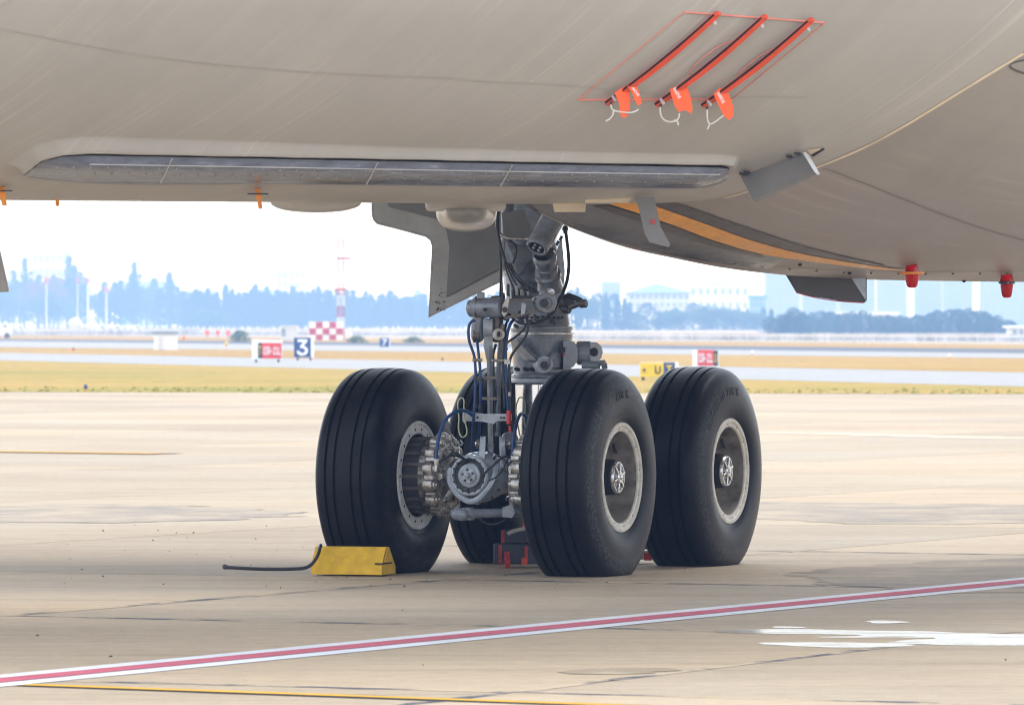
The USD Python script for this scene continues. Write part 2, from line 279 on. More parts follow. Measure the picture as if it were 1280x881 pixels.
# ------------------------------------------------------------------ the ground
def sheet(pts, z):
    p = np.array([[x, y, z] for x, y in pts]); return p, np.array([[0, i, i + 1] for i in range(1, len(p) - 1)])
gx = np.r_[-3300, -1500, -700, -300, np.arange(-150, 151, 10), 300, 700, 1500, 3300.]; gy = np.r_[-300, -150, np.arange(-60, 500, 10), 600, 800, 1100, 1600, 2400, 3600, 6000.]
GX, GY = np.meshgrid(gx, gy, indexing='ij')
obj('ground', (np.stack([GX, GY, GX * 0 - 0.024], -1).reshape(-1, 3), grid_faces(*GX.shape)), m_base, kind='structure', smooth=False)
ap = thing('apron', None, None, kind='structure')
tS = np.array([0.42, 0.9075]); tS /= np.linalg.norm(tS); aS = np.array([tS[1], -tS[0]]); OS = np.array([-2.95, 38.72]); SZ = 6.05
seal = []
def seal_color(): return None
for j in range(-5, 24):
    for i in range(-18, 6):
        c = OS + (i + .5) * SZ * aS + (j + .5) * SZ * tS
        if c[1] < 17 or c[1] > 169 or abs(c[0]) > 0.0771 * c[1] + 7.5: continue
        dz = rng.uniform(-0.0005, 0.0005); e = SZ / 2 - 0.020; ch = 0.008
        q = [(-1, -1), (1, -1), (1, 1), (-1, 1)]
        v = [[*(c + sx * (e - ch) * aS + sy * (e - ch) * tS), dz] for sx, sy in q] + [[*(c + sx * e * aS + sy * e * tS), dz - ch] for sx, sy in q] + [[*(c + sx * e * aS + sy * e * tS), -0.022] for sx, sy in q]
        f = [[0, 1, 2], [0, 2, 3]]
        for k in range(4):
            n = (k + 1) % 4
            for o in (0, 4): f += [[o + k, o + 4 + n, o + n], [o + k, o + 4 + k, o + 4 + n]]
        obj('slab', (np.array(v), np.array(f)), m_slab, ap, smooth=False)
        seal.append(([[*(c + sx * SZ / 2 * aS + sy * SZ / 2 * tS), -0.009] for sx, sy in q]))
obj('joint_sealant', join(*[(np.array(s), np.array([[0, 1, 2], [0, 2, 3]])) for s in seal]), m_seal, ap, smooth=False, kind='stuff')
def band(name, p0, p1, w, z, mat, label, n=60, wob=0.004, cat='marking', parent=None, ext=(0, 0)):
    p0, p1 = np.array(p0[:2], float), np.array(p1[:2], float); d = p1 - p0; L = np.linalg.norm(d); d /= L; nn = np.array([d[1], -d[0]])
    s = np.linspace(-ext[0], L + ext[1], n); off = w[0], w[1]
    a = p0 + s[:, None] * d; r = rng.normal(0, wob, (n, 2))
    v = np.vstack([np.c_[a + (off[0] + r[:, :1]) * nn, np.full(n, z)], np.c_[a + (off[1] + r[:, 1:]) * nn, np.full(n, z)]])
    i = np.arange(n - 1); f = np.vstack([np.c_[i + n, i + n + 1, i + 1], np.c_[i + n, i + 1, i]])
    return obj(name, (v, f), mat, parent or '/World', smooth=False, label=label, cat=None if parent else cat)
m_smear = worn('sealant_smear', (0.10, 0.105, 0.12), base=(0.47, 0.37, 0.255), lo=0.46, hi=0.56, scale=1.4)
for k, (du, dv, a, b, w) in enumerate(((0, 0, 0, 14, .07), (0, 1, 0, 16, .06), (0, -1, -2, 12, .05), (0, 2, -4, 12, .08))):
    p = OS + SZ * (du * aS + dv * tS); band('sealant_smear', p + a * aS, p + b * aS, (-w, w), 0.0012, m_smear, None, parent=ap, n=120, wob=.012)
for i, w in ((0, .05), (1, .035)):
    p = OS + SZ * i * aS; band('sealant_smear', p - 12 * tS, p + 9 * tS, (-w, w), 0.0016, m_smear, None, parent=ap, n=120, wob=.01)
g0, g1 = ground_at(0, 851), ground_at(1280, 727)
ln = thing('painted_line', 'long worn red stripe edged in white running diagonally across the concrete', 'marking', g0)
band('white_edge', g0, g1, (-0.27, 0.27), 0.003, m_pwhite, None, parent=ln, ext=(8, 30)); band('red_stripe', g0, g1, (-0.105, 0.105), 0.0055, m_pred, None, parent=ln, ext=(8, 30))
g0, g1 = ground_at(30, 856), ground_at(800, 883)
ln = thing('painted_line', 'narrow yellow stripe with dark edges at the bottom of the picture', 'marking', g0)
band('dark_edge', g0, g1, (-0.105, 0.105), 0.003, m_pblack, None, parent=ln, ext=(0, 8)); band('yellow_stripe', g0, g1, (-0.062, 0.062), 0.0055, m_pyel, None, parent=ln, ext=(-0.02, 8))
g0, g1 = ground_at(-20, 564.5), ground_at(200, 567.5)
ln = thing('painted_line', 'short yellow stripe far out on the concrete left of the wheels', 'marking', g0)
band('dark_edge', g0, g1, (-0.42, 0.42), 0.006, m_pblack, None, parent=ln, n=20, ext=(6, 0.1)); band('yellow_stripe', g0, g1, (-0.24, 0.24), 0.010, m_pyel, None, parent=ln, n=20, ext=(6, 0))
band('faded_band', ground_at(960, 540), ground_at(1300, 548), (-0.5, 0.9), 0.003, m_faint, 'faded pale band across the far concrete right of the wheels', n=20, wob=0.12)
def lake(name, pix, z, mat, label, cat, rag=1.0):
    g = np.array([ground_at(x, y)[:2] for x, y in pix]); p = curve(np.vstack([g, g[:1]]), 40)[:-1]; rg = np.random.default_rng(len(pix)); ph = np.c_[p * [0.9, 2.2], np.full(len(p), float(len(pix)))]
    p = p + np.c_[(meshkit.fbm(ph * 1.6, 5, 3) - .5) * 0.55, (meshkit.fbm(ph * 1.3 + 9, 5, 4) - .5) * 0.55] * rag
    from shapely.geometry import Polygon
    pg = Polygon(p).buffer(0)
    pg = max(getattr(pg, 'geoms', [pg]), key=lambda q: q.area)
    v, f = trimesh.creation.triangulate_polygon(pg, engine='earcut')
    return obj(name, (np.c_[v, np.full(len(v), z)], np.array(f)), mat, label=label, cat=cat, smooth=False)
lake('puddle', [(905, 788), (960, 786.5), (1010, 786.8), (1100, 788.5), (1180, 790), (1240, 792.5), (1300, 791), (1330, 798), (1300, 806), (1210, 806.5), (1130, 805.5), (1160, 800.5), (1180, 798), (1090, 797), (1030, 796.5), (1070, 794.5), (1000, 793), (940, 791)], 0.0028, m_water, 'large bright puddle on the concrete at the right edge', 'puddle')
lake('puddle', [(950, 805), (1000, 802.5), (1070, 803.5), (1130, 806.5), (1080, 809.5), (1000, 808)], 0.0028, m_water, 'smaller bright puddle just in front of the large one', 'puddle')
lake('puddle', [(1090, 777), (1115, 776), (1138, 778), (1115, 779.5)], 0.0028, m_water, 'tiny bright puddle between the red stripe and the large puddle', 'puddle', .5)
lake('puddle', [(962, 783.7), (985, 783), (1006, 784), (985, 785)], 0.0028, m_water, 'thin sliver of a puddle above the tip of the large one', 'puddle', .4)
m_stain = worn('grey_stain', (0.26, 0.225, 0.19), base=(0.44, 0.35, 0.25), lo=0.38, hi=0.62, scale=1.1)
lake('grey_stain', [(750, 634), (900, 627), (1100, 629), (1330, 632), (1330, 652), (1150, 655), (950, 650), (800, 643)], 0.0024, m_stain, 'broad grey streaked stain on the concrete right of the rear right tyre', 'stain', 2.5)
lake('grey_stain', [(1010, 716), (1090, 706), (1200, 700), (1330, 696), (1330, 742), (1230, 741), (1120, 736), (1040, 728)], 0.0024, m_stain, 'grey stain crossing the far end of the red stripe', 'stain', 1.5)
lake('grey_stain', [(-30, 636), (140, 630), (330, 636), (380, 641), (250, 650), (60, 654), (-30, 652)], 0.0024, m_stain, 'streaked grey stain on the concrete at the left edge', 'stain', 2.0)
lake('damp_patch', [(732, 839), (770, 835.5), (820, 835.5), (852, 838), (800, 843), (760, 844)], 0.0028, m_damp, 'dull brown damp patch on the near concrete left of the puddles', 'stain')
# verges, taxiway and runway lying beyond the apron
def strip(name, y0, y1, z, mat, label=None):
    """y0, y1: (row at the left edge, row at the right edge) of the near and far edge of a ground strip"""
    pts = []
    for (l, r), rev in ((y0, False), (y1, True)):
        a, b = ground_at(0, l)[:2], ground_at(1280, r)[:2]; d = b - a
        k = 60 / np.linalg.norm(d) + 0.4
        e = [a - d * k, b + d * 0.14]; pts += e[::-1] if rev else e
    return obj(name, sheet(pts, z), mat, kind='structure', smooth=False)
strip('grass_verge', (490, 492.5), (449.5, 483), 0.006, m_turf)
strip('taxiway', (450.5, 483.4), (440.5, 464.5), 0.010, m_taxi)
strip('middle_verge', (441, 466), (433, 447.5), 0.014, m_turf2)
strip('runway_shoulder', (434, 448), (425.5, 441), 0.018, m_taxi)
strip('runway', (426.5, 442), (423.3, 436), 0.022, m_runway)
strip('far_verge', (423.8, 436.5), (419, 431), 0.026, m_turf2)
bl = []
for k in range(700):
    x = rng.uniform(-60, 1340); yq = 489.7 - 5.5 * rng.random() ** 2; g = ground_at(x, yq + (x / 1280) * 2.3)
    h = rng.uniform(0.03, 0.07) * (1.5 if rng.random() < 0.06 else 1); w = rng.uniform(0.04, 0.12); an = rng.uniform(0, PI); dx = np.array([math.cos(an), math.sin(an), 0]) * w
    bl.append((g - dx, g + dx, g + [rng.normal(0, .05), rng.normal(0, .05), h]))
bl = np.array(bl).reshape(-1, 3); obj('grass', (bl, np.arange(len(bl)).reshape(-1, 3)), m_blade, kind='stuff', cat='grass', label='ragged dry grass along the edge of the concrete', smooth=False)
pb = []
for k in range(90):
    if k < 80: g = ground_at(rng.uniform(80, 760), rng.uniform(655, 735))
    else: g = ground_at(rng.uniform(0, 1280), rng.uniform(640, 850))
    r = rng.uniform(0.003, 0.0075)
    pb.append(hull(g + [0, 0, r * 0.6] + rng.normal(0, 1, (9, 3)) * r * [0.8, 0.8, 0.5]))
obj('grit', join(*pb), m_peb, kind='stuff', cat='grit', label='scattered dark grit on the concrete around the wheels', smooth=False)

# ------------------------------------------------------------------ aircraft hull
plane = thing('airliner', 'parked airliner seen from below with its four wheel main gear lowered', 'aircraft', (0, 38, 0))
A0 = np.array([-640 / F * 37.0, 37.0]); A1 = np.array([140 / F * 38.4, 38.4]); uA = (A1 - A0) / np.linalg.norm(A1 - A0); vA = np.array([uA[1], -uA[0]]); zA, RA = 2.39, 3.0
phi = math.radians(30); tB = np.array([math.sin(phi), math.cos(phi)]); vB = np.array([tB[1], -tB[0]]); YB = 44.5; B0 = np.array([640 / F * YB, YB]); RB = 3.0
Sb, Zb = [], []
for x, y in [(660, 258), (700, 281), (750, 300), (800, 314.5), (850, 325), (900, 334.5), (950, 341), (1000, 345.5), (1050, 348), (1100, 350), (1190, 351.5), (1280, 352.5)]:
    d = (x - 640) / F; s = (d * B0[1] - B0[0]) / (tB[0] - d * tB[1]); Sb.append(s); Zb.append(H + (HZ - y) / F * (B0[1] + s * tB[1]))
Sb = np.r_[Sb[0] - 1.2, Sb, 4, 30]; Zb = np.r_[Zb[0] + 0.55, Zb, Zb[-1] + 0.01, Zb[-1] + 0.1]
WF = 0.30
def zfit():
    global zb
    tp = np.array([(660, 258), (700, 281), (750, 300), (800, 314.5), (850, 325), (900, 334.5), (950, 341), (1000, 345.5), (1050, 348), (1100, 350), (1190, 351.5), (1280, 352.5)]); Z = Zb.copy()
    s_ = np.linspace(Sb[0], 6, 700); t_ = np.radians(np.linspace(-60, 50, 140))
    for it in range(25):
        zb = PchipInterpolator(Sb, Z); l = RB * np.sin(t_) * np.where(t_ < 0, WF, 1)
        X = B0[0] + s_[:, None] * tB[0] + l * vB[0]; Yq = B0[1] + s_[:, None] * tB[1] + l * vB[1]; z = zb(s_)[:, None] + RB - RB * np.cos(t_)
        u = (640 + F * X / Yq).ravel(); w = (HZ - F * (z - H) / Yq).ravel()
        for k, (x, y) in enumerate(tp):
            m = np.abs(u - x) < 4
            Z[k + 1] += 0.7 * (w[m].max() - y) / F * 41
        Z[0] = Z[1] + .55; Z[-2] = Z[-3] + .005; Z[-1] = Z[-3] + .1
    zb = PchipInterpolator(Sb, Z)
zfit()
def rays(pix):
    p = np.asarray(pix, float); return np.c_[(p[:, 0] - 640) / F, np.ones(len(p)), (HZ - p[:, 1]) / F]
def march(pix, fn, y0=30, y1=62):
    d = rays(pix); Y = np.linspace(y0, y1, 1601); lo = np.full(len(d), np.nan); hi = lo.copy()
    prev = fn(d * y0 + [0, 0, H])
    for a, b in zip(Y[:-1], Y[1:]):
        cur = fn(d * b + [0, 0, H]); k = np.isnan(lo) & (cur < 0) & (prev >= 0); lo[k], hi[k] = a, b; prev = cur
    for _ in range(30):
        mid = (lo + hi) / 2; n = fn(d * np.nan_to_num(mid, nan=50)[:, None] + [0, 0, H]) < 0; hi = np.where(n, mid, hi); lo = np.where(n, lo, mid)
    return d * lo[:, None] + [0, 0, H]
def fA(p): l = (p[:, :2] - A0) @ vA; return l ** 2 + (p[:, 2] - zA - RA) ** 2 - RA ** 2
def fB(p):
    qq = p[:, :2] - B0; s = qq @ tB; l = qq @ vB; l = np.where(l < 0, l / WF, l); return l ** 2 + (p[:, 2] - zb(np.clip(s, Sb[0], 30)) - RB) ** 2 - RB ** 2
def parA(p): q = p[:, :2] - A0; return q @ uA, np.arctan2(q @ vA, zA + RA - p[:, 2])
def ptA(s, th, r=RA): s, th, r = np.broadcast_arrays(s, th, r); return np.stack([A0[0] + s * uA[0] + r * np.sin(th) * vA[0], A0[1] + s * uA[1] + r * np.sin(th) * vA[1], zA + RA - r * np.cos(th)], -1)
def nrmA(th): return np.stack([np.sin(th) * vA[0], np.sin(th) * vA[1], -np.cos(th)], -1)
def ptB(s, th, r=RB): s, th, r = np.broadcast_arrays(s, th, r); k = np.where(np.sin(th) < 0, WF, 1.0) * np.sin(th); return np.stack([B0[0] + s * tB[0] + r * k * vB[0], B0[1] + s * tB[1] + r * k * vB[1], zb(s) + RB - r * np.cos(th)], -1)
def nrmB(p): 
    q = p[..., :2] - B0; l = q @ vB; l = np.where(l < 0, l / WF, l); th = np.arcsin(np.clip(l / RB, -1, 1)); return np.stack([np.sin(th) * vB[0], np.sin(th) * vB[1], -np.cos(th)], -1)
def onA(pix, off=0.0):
    p = march(pix, fA); s, th = parA(p); return p + off * nrmA(th)
def onB(pix, off=0.0): p = march(pix, fB); return p + off * nrmB(p)
seam_px = np.array([(770, 254.2), (820, 254), (850, 252.8), (876, 250.5), (905, 245.5), (932, 238), (975, 223), (1025, 205), (1060, 190.5), (1090, 177), (1130, 155), (1170, 131), (1205, 109), (1240, 88), (1280, 64), (1330, 32)])
ss, sth = parA(march(seam_px, fA))
o = np.argsort(sth); ss, sth = ss[o], sth[o]
keep = np.r_[True, np.diff(sth) > 1e-4]; ss, sth = ss[keep], sth[keep]
def send(th): return np.where(th < sth[0], ss[0], np.where(th > sth[-1], ss[-1] + (th - sth[-1]) * 1.2, np.interp(th, sth, ss)))
th = np.unique(np.r_[np.radians(np.arange(-180, -4, 4)), np.radians(np.arange(-4, 48, 0.16)), np.radians(np.arange(48, 181, 4))])
sfr = np.unique(np.r_[np.linspace(-4, -0.4, 14), np.linspace(-0.4, 5.0, 400)])
smax = 5.0
Sg = np.empty((len(th), len(sfr)))
for i, t in enumerate(th):
    e = float(send(t)); Sg[i] = np.where(sfr < -0.4, sfr, -0.4 + (sfr + 0.4) * (e + 0.4) / (smax + 0.4))
# the long recess along the lower flank: outer edge of its bevel and the slot inside it
outer = np.array([(6, 206), (40, 182), (70, 173.5), (110, 170), (300, 176), (500, 183.5), (700, 189), (900, 193), (922, 195.5), (926, 200), (917, 209), (906, 230), (870, 237.6), (700, 236.2), (500, 233.7), (300, 231.6), (100, 230.2), (60, 226.2), (26, 221.5)], float)
slot = np.array([(29, 221), (52, 202), (78, 195), (112, 193), (300, 196.5), (500, 200), (700, 204), (900, 207.3), (918, 209.5), (914, 216), (905, 228), (870, 236.5), (700, 235), (500, 232.5), (300, 230.5), (100, 229), (60, 225)], float)
def sdf(poly, q):
    """signed distance (negative inside) of the points q to the polygon, both in surface coordinates"""
    d = np.full(len(q), 1e9); ins = np.zeros(len(q), bool)
    for a, b in zip(poly, np.roll(poly, -1, 0)):
        ab = b - a; t = np.clip(((q - a) @ ab) / (ab @ ab), 0, 1); d = np.minimum(d, np.linalg.norm(q - a - t[:, None] * ab, axis=1))
        c = (a[1] > q[:, 1]) != (b[1] > q[:, 1]); x = (b[0] - a[0]) * (q[:, 1] - a[1]) / np.where(b[1] == a[1], 1e-9, b[1] - a[1]) + a[0]; ins ^= c & (q[:, 0] < x)
    return np.where(ins, -d, d)
def fR(r): return lambda p: ((p[:, :2] - A0) @ vA) ** 2 + (p[:, 2] - zA - RA) ** 2 - r ** 2
def polyA(pix, r=RA):
    pr = np.c_[pix, np.broadcast_to(r, len(pix))]; c = np.vstack([np.linspace(a, b, 6)[:-1] for a, b in zip(pr, np.roll(pr, -1, 0))]); s, t = parA(march(c[:, :2], fR(c[:, 2]))); return np.c_[s, t * RA]
TH = np.repeat(th[:, None], Sg.shape[1], 1)
q = np.c_[Sg.ravel(), TH.ravel() * RA]
near = (TH.ravel() > np.radians(2)) & (TH.ravel() < np.radians(40)) & (q[:, 0] > -0.5)
dep = np.zeros(len(q))
pin, pout = polyA(slot, RA + 0.05), polyA(outer, np.where(np.arange(len(outer)) >= 11, RA + .05, RA))
di, do = sdf(pin, q[near]), sdf(pout, q[near])
bev = np.where(do < 0, np.clip(-do / (-do + np.maximum(di, 0) + 1e-6), 0, 1), 0)
bev = np.minimum(bev, np.clip(-do / 0.045, 0, 1)); dep[near] = -0.05 * (bev * bev * (3 - 2 * bev)) ** 0.9 + np.where(di < 0, 0.06 * np.clip(-di / 0.03, 0, 1), 0)
pA = ptA(Sg, TH, RA - dep.reshape(Sg.shape)); flat = lambda z, c: np.where(z > c, c + (z - c) * 0.35, z); pA[..., 2] = flat(pA[..., 2], zA + RA)
# streaks run along the direction in which the photograph's scratches run
pa = march([(300, 130), (420, 35)], fA); s2, t2 = parA(pa); sd = np.array([s2[1] - s2[0], (t2[1] - t2[0]) * RA]); sd /= np.linalg.norm(sd)
def uvA(s, th): return np.c_[s.ravel() * sd[1] - th.ravel() * RA * sd[0], s.ravel() * sd[0] + th.ravel() * RA * sd[1]]
fus = obj('fuselage_skin', (pA.reshape(-1, 3), grid_faces(*Sg.shape)[:, ::-1]), m_hull, plane, smooth=True, uv=uvA(Sg, TH), label='smooth white lower fuselage skin with fine streaks')
# rim of the skin turned in at its end
ee = ptA(send(th), th); e2 = ptA(send(th) - 0.02, th, RA - 0.04); e3 = ptA(send(th) - 0.25, th, RA - 0.6)
for e_ in (ee, e2, e3): e_[:, 2] = flat(e_[:, 2], zA + RA)
obj('skin_edge', (np.vstack([ee, e2, e3]), grid_faces(3, len(th))), m_cream, fus, smooth=True)
def ribbonA(pix, w, mat, name, parent, off=0.004, n=8, on=onA):
    c = curve(np.array(pix, float), n); p = on(c, off); t = np.gradient(p, axis=0); t /= np.linalg.norm(t, axis=1)[:, None]
    nn = nrmA(parA(p)[1]) if on is onA else nrmB(p); b = np.cross(nn, t)
    v = np.stack([p - b * w / 2, p + b * w / 2], 1).reshape(-1, 3)
    return obj(name, (v, grid_faces(len(p), 2)[:, ::-1]), mat, parent, smooth=True)
ribbonA([(0, 37), (60, 48), (120, 60), (280, 82), (450, 94), (560, 98)], 0.005, m_softseam, 'panel_seam', fus)
ribbonA([(560, 98), (640, 104), (720, 108), (820, 118), (900, 121), (1010, 122)], 0.004, m_softseam, 'panel_seam', fus)
ribbonA([(0, 9), (14, 0), (22, -8)], 0.010, m_softseam, 'panel_seam', fus)
ribbonA([(905, 247.4), (932, 240), (975, 225.5), (1025, 207.5), (1090, 179.5), (1170, 133.5), (1240, 90.5), (1279, 67)], 0.022, m_cream, 'skin_lip', fus, off=0.003)
# scuffed strip set into the slot
cols = 160; xs = np.linspace(31, 913, cols)
def edge(pts, x): pts = np.array(sorted(pts)); return np.interp(x, pts[:, 0], pts[:, 1])
up = edge([(29, 221), (52, 202.5), (78, 196), (112, 194.5), (300, 198), (500, 202), (700, 206), (900, 209.5), (913, 212)], xs); lo = edge([(29, 221.6), (60, 225), (100, 229), (300, 230.5), (500, 232.5), (700, 235), (870, 236.5), (905, 228), (913, 216)], xs)
rows = 15; pts, uvs = [], []
for k in range(rows):
    w = k / (rows - 1); rk = RA + 0.030 * (1 - w) + 0.004 * w + 0.045 * math.sin(PI * w) * np.clip((xs - 31) / 80, 0, 1) * np.clip((915 - xs) / 40, 0.2, 1); pp = march(np.c_[xs, up + (lo - up) * w], fR(rk)); s, t = parA(pp); pts.append(ptA(s, t, rk)); uvs.append(np.c_[s, t * RA])
strip_ = obj('seal_strip', (np.array(pts).reshape(-1, 3), grid_faces(rows, cols)), m_strip, plane, smooth=True, uv=np.vstack(uvs), label='long scuffed dark grey strip set into the recess')
def onS(pix, off): p = march(pix, fR(RA + 0.060)); s, t = parA(p); return ptA(s, t, RA + 0.062 + off)
bead = np.array([(40, 222.5), (60, 225.5), (80, 227.5), (100, 229), (300, 231), (500, 233), (700, 235.5), (860, 237), (880, 235.5), (898, 231), (908, 226)], float)
pb_ = march(curve(bead, 8), fR(RA + 0.012)); s_b, t_b = parA(pb_); obj('lower_trim', tube(ptA(s_b, t_b, RA + 0.002), 0.009, 8, 1), m_grey, plane, smooth=60)
c = np.c_[np.linspace(112, 900, 60), edge([(112, 205.5), (300, 208.5), (500, 212), (700, 215.5), (900, 218.5)], np.linspace(112, 900, 60))]
obj('strip_seam', tube(onS(c, -0.002), 0.004, 6, 1), m_lightgrey, strip_)
for x in (472, 640, 215):
    obj('strip_joint', tube(onS(np.c_[np.linspace(x, x - 14, 6), np.linspace(up[np.searchsorted(xs, x)] + 2, lo[np.searchsorted(xs, x)] - 2, 6)], 0.0), 0.004, 6, 1), m_lightgrey, strip_)
for k, x in enumerate(np.arange(70, 905, 21.5)):
    for yy in (0.40, 0.68):
        y = np.interp(x, xs, up) * (1 - yy) + np.interp(x, xs, lo) * yy
        cc = onS([(x + (6 if yy > .5 else 0), y)], 0.0)[0]; obj('strip_bolt', ball(cc, 0.0065, 8), m_grey, strip_)
# belly fairing behind: the part of the aircraft that closes the right of the picture
sB = np.unique(np.r_[np.linspace(Sb[0], 0.5, 130), np.linspace(0.5, 28, 50)]); thB = np.radians(np.arange(-180, 181, 2.0))
SB, TB = np.meshgrid(sB, thB, indexing='ij'); pBm = ptB(SB, TB); pBm[..., 2] = flat(pBm[..., 2], 5.0)
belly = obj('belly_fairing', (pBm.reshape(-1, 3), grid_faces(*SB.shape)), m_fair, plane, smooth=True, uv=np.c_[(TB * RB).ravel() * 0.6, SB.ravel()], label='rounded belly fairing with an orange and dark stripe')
def patchB(name, top, bot, mat, off, n=70, m=6):
    top, bot = np.array(top, float), np.array(bot, float)
    def res(p): u = np.r_[0, np.cumsum(np.linalg.norm(np.diff(p, axis=0), axis=1))]; f = PchipInterpolator(u / u[-1], p); return f(np.linspace(0, 1, n))
    a, b = res(top), res(bot); pix = np.array([a + (b - a) * k / (m - 1) for k in range(m)]).reshape(-1, 2); p = onB(pix, off)
    ok = ~np.isnan(p).any(1); f = grid_faces(m, n); f = f[ok[f].all(1)]
    c = max(trimesh.Trimesh(np.nan_to_num(p), f, process=False).split(only_watertight=False), key=lambda q: len(q.faces))
    return obj(name, (np.array(c.vertices), np.array(c.faces)), mat, belly, smooth=True)
patchB('slate_panel', [(655, 252), (720, 253), (782, 257.5), (840, 278), (900, 301), (950, 316), (985, 322)], [(655, 254), (690, 272), (735, 291), (800, 310), (850, 320.5), (900, 329), (962, 335)], m_slate, 0.004)
patchB('dark_stripe', [(845, 253), (880, 265), (940, 285.5), (1000, 305.5), (1060, 321), (1105, 331)], [(800, 250), (880, 278), (940, 299.5), (1000, 315.5), (1060, 326.5), (1105, 332.5)], m_brown, 0.005)
patchB('dark_stripe', [(762, 255.5), (837, 279.5), (896, 301.5), (954, 317.5)], [(740, 255.5), (829, 286), (888, 306), (950, 320.5)], m_brown, 0.009)
patchB('orange_stripe', [(800, 250), (880, 278), (940, 299.5), (1000, 315.5), (1070, 328), (1140, 337.5)], [(752, 251), (838, 279), (897, 301), (955, 317), (1016, 326), (1090, 335)], m_orange, 0.007)
ribbonA([(1030, 210), (1100, 237), (1200, 276), (1280, 300)], 0.006, m_fairseam, 'panel_seam', belly, on=onB)
ribbonA([(1281, 75), (1262, 82), (1281, 92)], 0.012, m_seam, 'panel_seam', belly, on=onB, n=3)
ribbonA([(880, 321), (960, 331), (1060, 337.5), (1160, 339.5), (1280, 338)], 0.008, m_fairseam, 'panel_seam', belly, on=onB)
for x in np.arange(885, 1275, 34):
    y = np.interp(x, [880, 960, 1060, 1160, 1280], [324, 334, 340.5, 342, 341]); c = onB([(x, y)])[0]
    if not np.isnan(c).any(): obj('rivet', ball(c, 0.009, 8), m_seam, belly)
for x, y in ((1062, 340.5), (1205, 350.5), (1000, 330)):
    c = onB([(x, y)])[0]
    if not np.isnan(c).any(): obj('drain_hole', ball(c, 0.014, 10), m_black, belly)
# the wing root above the gear (over the frame, but it shades the ground and carries the leg)
wv = []
for x, y0, y1, z0, zt in ((2.5, 43.2, 49.5, 3.3, 4.3), (-6, 44.2, 49.5, 3.9, 4.6), (-20, 48, 52, 4.6, 5.0)):
    wv += [[x, y0, z0 + .35], [x, y0 + 1.2, z0], [x, y1, z0 + .35], [x, y0 + 3, zt]]
wv = np.array(wv); wf = []
for k in (0, 4):
    for a in range(4): b = (a + 1) % 4; wf += [[k + a, k + b, k + 4 + b], [k + a, k + 4 + b, k + 4 + a]]
wf += [[8, 9, 10], [8, 10, 11]]
obj('wing', (wv, np.array(wf)), m_hull, plane, smooth=False)

# ------------------------------------------------------------------ fittings on the hull
Yb = 38.4
def bowl(px0, px1, y0, y1, Y, mat, name, parent, depth=0.35, pw=0.5, nu=28, nv=12):
    """a shallow dome hanging under a flat top edge"""
    c0, c1 = P(px0, y0, Y), P(px1, y0, Y); cx, rx = (c0 + c1) / 2, (c1 - c0)[0] / 2; hz = c0[2] - P(px0, y1, Y)[2]
    v = []
    for i in range(nv + 1):
        w = i / nv; r = (1 - w ** 2.6) ** pw if w < 1 else 0.0
        for j in range(nu): a = 2 * PI * j / nu; v.append(cx + [rx * r * math.cos(a), depth * r * math.sin(a), -hz * w])
    f = []
    for i in range(nv):
        for j in range(nu): k = (j + 1) % nu; f += [[i * nu + j, (i + 1) * nu + j, (i + 1) * nu + k], [i * nu + j, (i + 1) * nu + k, i * nu + k]]
    return obj(name, (np.array(v), np.array(f)[:, ::-1]), mat, parent, smooth=60)
pod = bowl(338, 452, 251, 266, 38.3, m_lightgrey, 'belly_pod', plane)
base = obj('lamp_base', blob(*[(P(x, y, 38.9 + d), 0.03) for x in (538, 626) for y, d in ((247, 0), (247, 0.4), (258, 0), (258, .4))]), m_lightgrey, plane)
bowl(545, 621, 262, 290, 39.0, m_clear, 'dome_lens', plane, depth=0.17, pw=0.42)
obj('vent_cover', prism([(690, 251.5), (733, 251.5), (731.5, 265), (693, 265)], 38.15, 0.05), m_cream, plane)
obj('mounting_pad', prism([(730, 246), (792, 246), (786, 253.5), (732, 253.5)], 37.95, 0.10), m_cream, plane)
# swept blade aerial
bl0 = [(793, 246), (818, 246), (821, 262), (826, 284), (838, 306), (836, 309), (812, 303), (806, 292), (799, 262)]
aer = obj('blade_antenna', prism(bl0, 37.85, 0.022), m_flap, plane, smooth=False)
obj('antenna_marking', prism([(813, 275), (818, 274.3), (819, 279.7), (814, 280.4)], 37.84, 0.006), m_redlabel, aer, smooth=False)
# hinged plate on the right end of the skin
qt = onA([(925, 216), (1003, 187.5)], 0.02)
pl = [qt[0], qt[1], P(1018, 215, qt[1][1] - 0.14), P(941, 250, qt[0][1] - 0.14)]
nn = np.cross(pl[1] - pl[0], pl[3] - pl[0]); nn /= np.linalg.norm(nn); nn *= -np.sign(nn[1])
mid = [(pl[0] + pl[3]) / 2 - nn * 0.008, (pl[1] + pl[2]) / 2 - nn * 0.008]
fl = obj('air_flap', hull([*pl, *[p - nn * 0.03 for p in pl]]), m_flap, plane, smooth=False, label='grey hinged plate hanging from the skin')
obj('flap_edge', hull([pl[1] + nn * .004, pl[2] + nn * .004, pl[1] + [.016, 0, .003] + nn * .004, pl[2] + [.014, 0, .004] + nn * .004, pl[1] - nn * .034, pl[2] - nn * .034, pl[1] + [.016, 0, .003] - nn * .034, pl[2] + [.014, 0, .004] - nn * .034]), m_white, fl, smooth=False)
for a in (0.05, 0.12, 0.80, 0.93): obj('hinge', box(pl[0] + (pl[1] - pl[0]) * a + nn * .012, 0.018, 0.012, 0.007), m_black, fl)
gp = onA([(1008, 186.5), (1024, 184.5), (1028, 187), (1013, 193)], 0.004); obj('gap_light', (gp, np.array([[0, 2, 1], [0, 3, 2]])), m_cream, fl, smooth=False)
